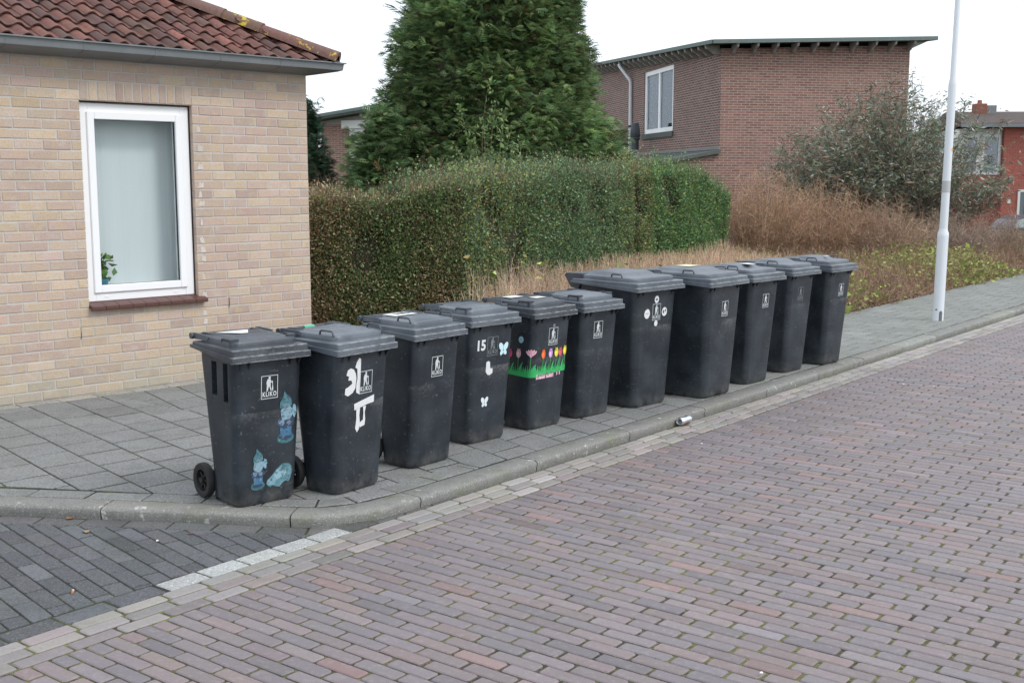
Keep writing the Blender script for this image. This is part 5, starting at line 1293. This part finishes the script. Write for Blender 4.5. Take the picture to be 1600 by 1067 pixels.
# large bush with long drooping grey green leaves
bb = empty('leafy_bush', (7.75, 24.6, 0)); tag(bb, 'large sprawling bush with long drooping grey green leaves, left of the lamp post', 'bush')
ns = 300; th = rng.uniform(0, 6.28, ns); rr_ = np.sqrt(rng.uniform(0, 1, ns)); ex, ey = 2.75, 1.6
tx_, ty_ = rr_*np.cos(th)*ex, rr_*np.sin(th)*ey
prof_ = np.interp(tx_, [-2.5, -1.9, -1.2, -.2, .2, .8, 1.4, 2.0, 2.5], [1.5, 2.75, 3.2, 3.75, 4.0, 3.4, 3.15, 3.0, 2.1])
hz = prof_*rng.uniform(.45, 1.02, ns)*(1-.22*np.abs(ty_/ey)**2); t_ = np.stack([tx_, ty_, hz], 1); b_ = np.stack([tx_*.22, ty_*.2, np.zeros(ns)-.05], 1)
stems('stems', b_, t_, rng.uniform(.008, .018, ns), cjit([(.16, .13, .10), (.22, .18, .14)], ns), bb, bend=.10, nseg=6)
k = 5000; i_ = rng.integers(0, ns, k); sb_ = b_[i_]+(t_[i_]-b_[i_])*rng.uniform(.35, 1, (k, 1)); ax_ = rng.normal(size=(k, 3))*[.20, .20, .14]+[0, 0, .14]+(t_[i_]-b_[i_])*.05; st_ = sb_+ax_
stems('twigs', sb_, st_, .0045, cjit([(.18, .14, .10), (.24, .19, .14)], k), bb, nseg=2)
m_ = 54000; j_ = rng.integers(0, k, m_); Q = sb_[j_]+(st_[j_]-sb_[j_])*rng.uniform(.1, 1.05, (m_, 1))+rng.normal(size=(m_, 3))*.035
low = np.clip((1.55-Q[:, 2])/.7, 0, 1); kp_ = rng.uniform(size=m_) > low*.72; Q, low = Q[kp_], low[kp_]; m_ = len(Q)
cg = cjit([(.19, .245, .17), (.25, .30, .23), (.13, .18, .115), (.38, .42, .36), (.165, .21, .13)], m_, .22); cbn = cjit([(.23, .16, .115), (.3, .22, .16)], m_, .2)
br_ = (rng.uniform(size=m_) < .26+.45*low)[:, None]; cg = np.where(br_, cbn, cg)
leaves('foliage', Q, .10, .22, cg, bb, dirs=rng.normal(size=(m_, 3))*[1, 1, .45]+[0, 0, -.42], fold=.04, sizevar=.3)
# a few brown seed spikes standing out against the sky
k = 60; i_ = np.argsort(-t_[:, 2])[:k]; e0_ = t_[i_]; e1_ = e0_+rng.normal(size=(k, 3))*[.16, .1, .05]+[0, 0, .10]; stems('seed_spikes', e0_, e1_, .011, cjit((.075, .055, .045), k), bb, nseg=3, bend=.3)['kind'] = 'stuff'

# ---------------------------------------------------------------- brown brick house
HC = np.array([5.26, 30.0]); a2 = math.atan2(.187, .982)
h2 = empty('brick_house', (HC[0], HC[1], 0), a2); tag(h2, 'two storey brown brick house with overhanging flat roof, behind hedge and big bush', 'house')
# local: x along the right-hand wall, y away from the camera along the window facade (x = 0 plane)
LX, LY = 5.12, 15.0
zr = lambda x, y: 4.96+.045*y+.035*x
def walluv(mb_, name, m, parent, uvf):
    o = mb_.build(name, m, parent, fix=False); me = o.data; l = me.uv_layers.new(name='UVMap')
    for lp2 in me.loops: l.data[lp2.index].uv = uvf(me.vertices[lp2.vertex_index].co)
    return o
wy0, wy1, wz0, wz1 = 3.75, 6.55, 3.08, 4.94
mb = MB(); yy = [0, wy0, wy1, LY]
def q4(mb_, pts): mb_.add(pts, [(0, 1, 2, 3)])
q4(mb, [(0, 0, -1.5), (0, 0, zr(0, 0)), (0, wy0, zr(0, wy0)), (0, wy0, -1.5)]); q4(mb, [(0, wy1, -1.5), (0, wy1, zr(0, wy1)), (0, LY, zr(0, LY)), (0, LY, -1.5)])
q4(mb, [(0, wy0, -1.5), (0, wy0, wz0), (0, wy1, wz0), (0, wy1, -1.5)]); q4(mb, [(0, wy0, wz1), (0, wy0, zr(0, wy0)), (0, wy1, zr(0, wy1)), (0, wy1, wz1)])
for (ya, yb, za, zb2) in ((wy0, wy0+.001, 0, 0),): pass
q4(mb, [(0, wy0, wz0), (.10, wy0, wz0), (.10, wy0, wz1), (0, wy0, wz1)]); q4(mb, [(0, wy1, wz0), (0, wy1, wz1), (.10, wy1, wz1), (.10, wy1, wz0)]); q4(mb, [(0, wy0, wz1), (.1, wy0, wz1), (.1, wy1, wz1), (0, wy1, wz1)])
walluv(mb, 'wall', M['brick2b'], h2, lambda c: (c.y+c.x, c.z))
mb = MB(); q4(mb, [(0, 0, -1.5), (LX, 0, -1.5), (LX, 0, zr(LX, 0)), (0, 0, zr(0, 0))]); walluv(mb, 'wall', M['brick2'], h2, lambda c: (c.x, c.z))
mb = MB(); q4(mb, [(LX, 0, -1.5), (LX, LY, -1.5), (LX, LY, zr(LX, LY)), (LX, 0, zr(LX, 0))]); q4(mb, [(0, LY, -1.5), (0, LY, zr(0, LY)), (LX, LY, zr(LX, LY)), (LX, LY, -1.5)]); walluv(mb, 'wall', M['brick2'], h2, lambda c: (c.y+c.x, c.z))
# roof slab with overhang, fascia, rafter ends
mb = MB(); o1 = .42; X0, X1, Y0, Y1 = -.40, LX+.50, -.42, LY+.4
mb.loft([[(x, y, zr(x, y)+dz) for x, y in ((X0, Y0), (X1, Y0), (X1, Y1), (X0, Y1))] for dz in (.10, .19)], True, True); rf = mb.build('roof', M['felt'], h2)
mb = MB()
for (xa, ya, xb_, yb) in ((X0, Y0, X1, Y0), (X0, Y0, X0, Y1), (X1, Y0, X1, Y1)):
    nx_, ny_ = (0, -1) if ya == yb else ((-1, 0) if xa == X0 else (1, 0))
    mb.prism([(xa+nx_*.003, ya+ny_*.003, zr(xa, ya)+.10), (xb_+nx_*.003, yb+ny_*.003, zr(xb_, yb)+.10), (xb_+nx_*.003, yb+ny_*.003, zr(xb_, yb)+.195), (xa+nx_*.003, ya+ny_*.003, zr(xa, ya)+.195)], (nx_*.03, ny_*.03, 0))
mb.build('fascia', M['fascia'], rf)
for k in range(10):
    x = .25+k*.53; mb = MB(); z = zr(x, 0)
    mb.prism([(x, 0, z-.15), (x, -.14, z-.13), (x, -.22, z-.06), (x, -.37, z+.0), (x, -.40, z+.084), (x, 0, z+.084)], (.055, 0, 0)); mb.build('rafter_end', M['wood'], h2)
for k in range(26):
    y = .15+k*.53; mb = MB(); z = zr(0, y)
    mb.prism([(0, y, z-.15), (-.14, y, z-.13), (-.22, y, z-.06), (-.35, y, z+.0), (-.38, y, z+.084), (0, y, z+.084)], (0, .10, 0)); mb.build('rafter_end', M['wood'], h2)
mb = MB(); mb.prism([(LX, .02, zr(LX, 0)-.10), (LX+.3, .02, zr(LX, 0)+.03), (LX+.48, .02, zr(LX, 0)+.11), (LX, .02, zr(LX, 0)+.10)], (0, LY-.1, 0)); mb.build('eaves_board', M['rail'], h2)
# window with curtains
mb = MB(); fx0, fx1 = .035, .095
def vring(mb_, y0_, y1_, z0_, z1_, wd): 
    mb_.box(fx0, fx1, y0_, y0_+wd, z0_, z1_); mb_.box(fx0, fx1, y1_-wd, y1_, z0_, z1_); mb_.box(fx0+.002, fx1, y0_+wd, y1_-wd, z0_, z0_+wd*.8); mb_.box(fx0+.002, fx1, y0_+wd, y1_-wd, z1_-wd*.8, z1_)
vring(mb, wy0+.004, wy1-.004, wz0+.004, wz1-.004, .16); mb.box(fx0+.004, fx1-.002, (wy0+wy1)/2-.07, (wy0+wy1)/2+.07, wz0+.13, wz1-.13); wf2 = mb.build('window', M['pvc'], h2)
mb = MB(); mb.box(.07, .074, wy0+.15, wy1-.15, wz0+.12, wz1-.12); mb.build('glass', M['glass'], wf2)
mb = MB(); pts_ = [(.165+.018*math.sin(k*.9)+.008*math.sin(k*2.3), wy0-.05+(wy1-wy0+.1)*k/120) for k in range(121)]
mb.add([(x, y, z) for z in (wz0+.02, wz1+.05) for x, y in pts_], [(k, k+1, 122+k, 121+k) for k in range(120)]); mb.build('curtain', mat('grey_curtain', (.88, .88, .88), .9), wf2, smooth=True, fix=False)
mb = MB(); mb.box(-.05, .03, wy0-.08, wy1+.08, wz0-.15, wz0-.002); mb.build('sill', M['felt'], h2)
mb = MB(); mb.box(.55, .6, wy0-1, wy1+1, wz0-.5, wz1+.2); mb.build('room', M['skin_dark'], h2)
# lean-to roof below the facade
mb = MB(); zt0, zt1, wl_ = 2.46, 1.98, 2.7
mb.loft([[(.0-.003, -.10, zt0+d), (.12, -.10, zt0+d+.02) if False else (-.003, 11, zt0+d), (-wl_, 11, zt1+d), (-wl_, -.10, zt1+d)] for d in (-.09, .0)], True, True); lt = mb.build('lean_to_roof', M['felt'], h2)
mb = MB(); mb.box(-.035, -.004, .0, 11, zt0+.005, zt0+.06); mb.build('flashing', M['zinc'], lt)
mb = MB(); q4(mb, [(-wl_+.15, 0, -1.5), (-.001, 0, -1.5), (-.001, 0, zt0-.10), (-wl_+.15, 0, zt1-.08)]); walluv(mb, 'lean_to_wall', M['brick2'], h2, lambda c: (c.x, c.z))
mb = MB(); q4(mb, [(-wl_+.15, 11, -1.5), (-wl_+.15, 0, -1.5), (-wl_+.15, 0, zt1-.07), (-wl_+.15, 11, zt1-.07)]); walluv(mb, 'lean_to_wall', M['brick2'], h2, lambda c: (c.y, c.z))
# downpipe
yp_ = 7.75; zp = zr(0, yp_)
mb = MB(); mb.tube([(-.36, yp_+.35, zp+.02), (-.34, yp_+.33, zp-.05), (-.09, yp_, zp-.50), (-.07, yp_, zp-.62), (-.07, yp_, 2.45)], .055, 10); dp = mb.build('downpipe', M['post'], h2, smooth=50)
mb = MB(); mb.lathe([(.068, 3.35), (.068, 3.41)], n=12, c=(-.07, yp_, 0), cap=True); mb.build('pipe_clip', M['black'], dp)
# flue on the lean-to roof
fy, fx = 5.75, -.50; zf = zt0+(zt1-zt0)*(-fx/wl_)
mb = MB(); mb.lathe([(.11, zf+.18), (.11, zf+.50), (.14, zf+.53), (.15, zf+.56), (.13, zf+.59), (.15, zf+.62), (.15, zf+.78), (.11, zf+.98), (.10, zf+1.02)], n=18, c=(fx, fy, 0)); fl = mb.build('flue', M['zinc'] if False else mat('dark_flue', (.055, .062, .072), .5), h2, smooth=40)
mb = MB(); mb.lathe([(.17, zf-.04), (.15, zf+.12), (.115, zf+.22)], n=18, c=(fx, fy, 0)); mb.build('flue_collar', mat('lead_collar', (.6, .6, .6), .5, noise=[(20, .7, (.25, .25, .26), .5, .65)]), fl, smooth=40)

# ---------------------------------------------------------------- far house between the conifers
h3 = empty('brick_house', (-5.95, 37.0, 0), R(-14)); tag(h3, 'distant brown brick house with a green edged roof, seen between the two conifers', 'house')
mb = MB(); mb.box(0, 3.6, 0, 3.5, -1, 3.45); o = mb.build('wall', M['brick2'], h3); l = o.data.uv_layers.new(name='UVMap')
for lp2 in o.data.loops: c_ = o.data.vertices[lp2.vertex_index].co; l.data[lp2.index].uv = (c_.x+c_.y, c_.z)
mb = MB(); mb.prism([(-.75, -.5, 3.42), (3.9, -.5, 4.08), (3.9, -.5, 4.22), (-.75, -.5, 3.56)], (0, 4.5, 0)); rf = mb.build('roof', M['felt'], h3)
mb = MB(); mb.prism([(-.76, -.535, 3.48), (3.91, -.535, 4.14), (3.91, -.535, 4.24), (-.76, -.535, 3.58)], (0, .03, 0)); mb.build('fascia', M['fascia'], rf)
mb = MB(); mb.prism([(0, -.02, 3.40), (3.6, -.02, 3.40), (3.6, -.02, 4.02), (0, -.02, 3.50)], (0, 3.5, 0)); mb.build('gable', M['wood'], h3)
mb = MB(); mb.box(.95, 2.2, -.06, -.003, 1.9, 3.26); mb.box(.72, 2.4, -.12, -.002, 3.27, 3.52); mb.build('white_panel', M['rail'], h3)

# ---------------------------------------------------------------- red brick house and car across the far street
h4 = empty('brick_house', (21.6, 52.0, -1.07), R(-4)); tag(h4, 'red brick house with white window band and chimney, at the right edge', 'house')
# local x runs to the right along the facade
mb = MB(); mb.box(0, 9, 0, 8, 0, 5.12); mb.box(-1.85, -.003, .25, 8, 0, 3.0); o = mb.build('wall', M['brick3'], h4); l = o.data.uv_layers.new(name='UVMap')
for lp2 in o.data.loops: c_ = o.data.vertices[lp2.vertex_index].co; l.data[lp2.index].uv = (c_.x+c_.y, c_.z)
mb = MB(); mb.box(-1.85, -.004, .3, 7.5, 3.0, 5.0); mb.build('upper_wall', M['rail'], h4)
mb = MB(); mb.prism([(-1.95, -.35, 5.10), (-1.95, -.35, 5.22), (-1.4, 4.0, 5.95), (-1.4, 8.3, 5.22), (-1.95, 8.3, 5.10)], (11.2, 0, 0)); mb.build('roof', mat('brown_roof', (.075, .055, .05), .9, noise=[(3, .5, (.12, .1, .09), .5, .7)]), h4)
mb = MB(); mb.box(-2.0, 9.3, -.42, -.353, 5.05, 5.2); mb.build('gutter', M['zinc'], h4)
for (xa, xb_) in ((-1.75, -1.0), (-.85, -.08)):
    mb = MB()
    for (p0, p1, z0_, z1_) in ((xa, xa+.09, 3.0, 4.75), (xb_-.09, xb_, 3.0, 4.75), (xa+.09, xb_-.09, 4.62, 4.75), (xa+.09, xb_-.09, 3.0, 3.12)): mb.box(p0, p1, .215, .295, z0_, z1_)
    wn = mb.build('window', M['rail'], h4); mb = MB(); mb.box(xa+.09, xb_-.09, .25, .27, 3.12, 4.62); mb.build('pane', M['glass2'], wn)
    mb = MB(); mb.box(xa+.05, xb_-.05, .286, .298, 3.1, 4.64); mb.build('blind', mat('dim_blind', (.16, .17, .18), .9), wn)
mb = MB(); mb.box(.70, .80, -.05, -.003, 0, 2.35); mb.box(1.8, 1.9, -.05, -.003, 0, 2.35); mb.box(.80, 1.8, -.05, -.003, 2.25, 2.35); df = mb.build('door_frame', M['rail'], h4)
mb = MB(); mb.box(.80, 1.8, -.035, -.006, 0, 2.25); d_ = mb.build('door', mat('grey_door', (.13, .16, .17), .5), h4); mb = MB(); mb.box(1.0, 1.6, -.045, -.037, .9, 2.1); mb.build('door_pane', M['glass2'], d_); mb = MB(); mb.tube([(.9, -.08, 1.0), (.9, -.08, 1.2)], .015, 8); mb.build('handle', M['alu'], d_)
mb = MB(); mb.box(.27, .42, -.02, -.003, 1.75, 1.92); mb.build('number_plate', M['rail'], h4)
mb = MB(); mb.bevbox(-.30, .22, 3.2, 3.8, 5.2, 6.28, .01); ch_ = mb.build('chimney', M['bark'] if False else mat('chimney_brick', (.26, .10, .07), .9, noise=[(12, .5, (.15, .07, .05), .5, .7)]), h4)
mb = MB(); mb.lathe([(.11, 6.251), (.10, 6.42)], n=14, c=(-.04, 3.5, .03)); mb.build('chimney_pot', M['brick3'] if False else mat('pot_clay', (.30, .12, .08), .8), ch_)
mb = MB(); mb.bevbox(.222, .65, 3.2, 3.8, 5.2, 6.2, .01); mb.build('chimney_stack', M['zinc'], ch_)
h5 = empty('house_roof', (19.6, 70, -1.0)); 
bpy.data.objects.remove(h5)
# pale low slate roof further back
h6 = empty('far_house', (25.6, 66.0, -1.1)); tag(h6, 'grey roofed building glimpsed behind the red brick house', 'building')
mb = MB(); mb.box(-1.4, 3.5, 0, 8, 0, 5.3); o = mb.build('wall', M['mortar'], h6); mb = MB(); mb.prism([(-1.7, -.4, 5.3), (3.8, -.4, 5.55), (3.8, 4, 6.45), (-1.7, 4, 6.3)], (0, .3, -.25)); mb.build('roof', M['zinc'], h6)

# parked car, side on
car = empty('parked_car', (20.15, 44.2, gz(20.15, 44.2)), R(0)); tag(car, 'dark grey hatchback parked across the far street, partly hidden by the big bush', 'car')
prof_b = [(-2.0, .30), (-2.05, .55), (-1.98, .85), (-1.80, .98), (-.9, 1.0), (.0, 1.0), (.95, .96), (1.55, .86), (1.95, .70), (2.05, .50), (2.02, .28), (1.65, .22)]
def wheelarch(cx):
    return [(cx+.36*math.cos(a), .30+.36*math.sin(a)) for a in np.linspace(0, math.pi, 9)]
low_ = [(1.65, .22)]+wheelarch(1.28)+wheelarch(-1.22)+[(-1.62, .24)]
out_ = prof_b[:-1]+low_
mb = MB(); mb.loft([[(x*.985, y, z if z < .8 else z-.015) for x, z in out_] if abs(y) > .8 else [(x, y, z) for x, z in out_] for y in (-.85, -.79, .79, .85)], True, True); mb.build('body', M['carpaint'], car, smooth=30)
gh = [(-1.86, .97), (-1.62, 1.30), (-1.25, 1.44), (-.3, 1.47), (.25, 1.40), (1.02, .955)]
mb = MB(); mb.loft([[(x, y*(.80 if z > 1.2 else .97)/.97*.82, z) for x, z in gh] for y in (-1, 1)], True, True); mb.build('cabin', M['carpaint'], car, smooth=20)
for side_ in (-1, 1):
    for pts_ in ([(-1.60, 1.02), (-1.42, 1.30), (-.98, 1.40), (-.72, 1.41), (-.72, 1.02)], [(-.66, 1.02), (-.66, 1.41), (-.3, 1.42), (.18, 1.35), (.72, 1.02)]):
        mb = MB(); mb.add([(x, side_*(.838-(.155*(z-.97)/.45)*.98+.0), z) for x, z in pts_], [tuple(range(5))]); mb.build('side_window', mat('car_glass', (.35, .42, .42), .15) if side_ == -1 and pts_[0][0] < -1 else bpy.data.materials['car_glass'], car, fix=False)
mb = MB(); mb.add([(.33, -.60, 1.385), (.33, .60, 1.385), (1.0, .72, .985), (1.0, -.72, .985)], [(0, 1, 2, 3)]); mb.build('windscreen', bpy.data.materials['car_glass'], car, fix=False)
for cx in (-1.22, 1.28):
    for sy in (-.76, .76):
        wl = empty('wheel', (cx, sy, .30), 0, car); mb = MB(); mb.lathe([(.20, -.09), (.28, -.10), (.31, -.07), (.31, .07), (.28, .10), (.20, .09)], 'y', 24); mb.build('tyre', M['rubber'], wl, smooth=40); mb = MB(); mb.lathe([(.03, -.102), (.19, -.095), (.19, .095), (.03, .102)], 'y', 20); mb.build('rim', M['alu'], wl, smooth=40)
mb = MB(); mb.bevbox(.75, .92, -.98, -.86, .98, 1.12, .02); mb.build('wing_mirror', M['carpaint'], car)
mb = MB(); mb.bevbox(1.80, 2.02, -.80, -.55, .58, .72, .03); mb.build('headlight', M['alu'], car); mb = MB(); mb.bevbox(-2.06, -1.92, -.80, -.62, .68, .90, .02); mb.build('tail_light', mat('tail_red', (.35, .02, .02), .3), car)
sheet('far_street', [(10, 41.5), (40, 41.5), (40, 47.5), (10, 47.5)], -1.055, M['asph'])
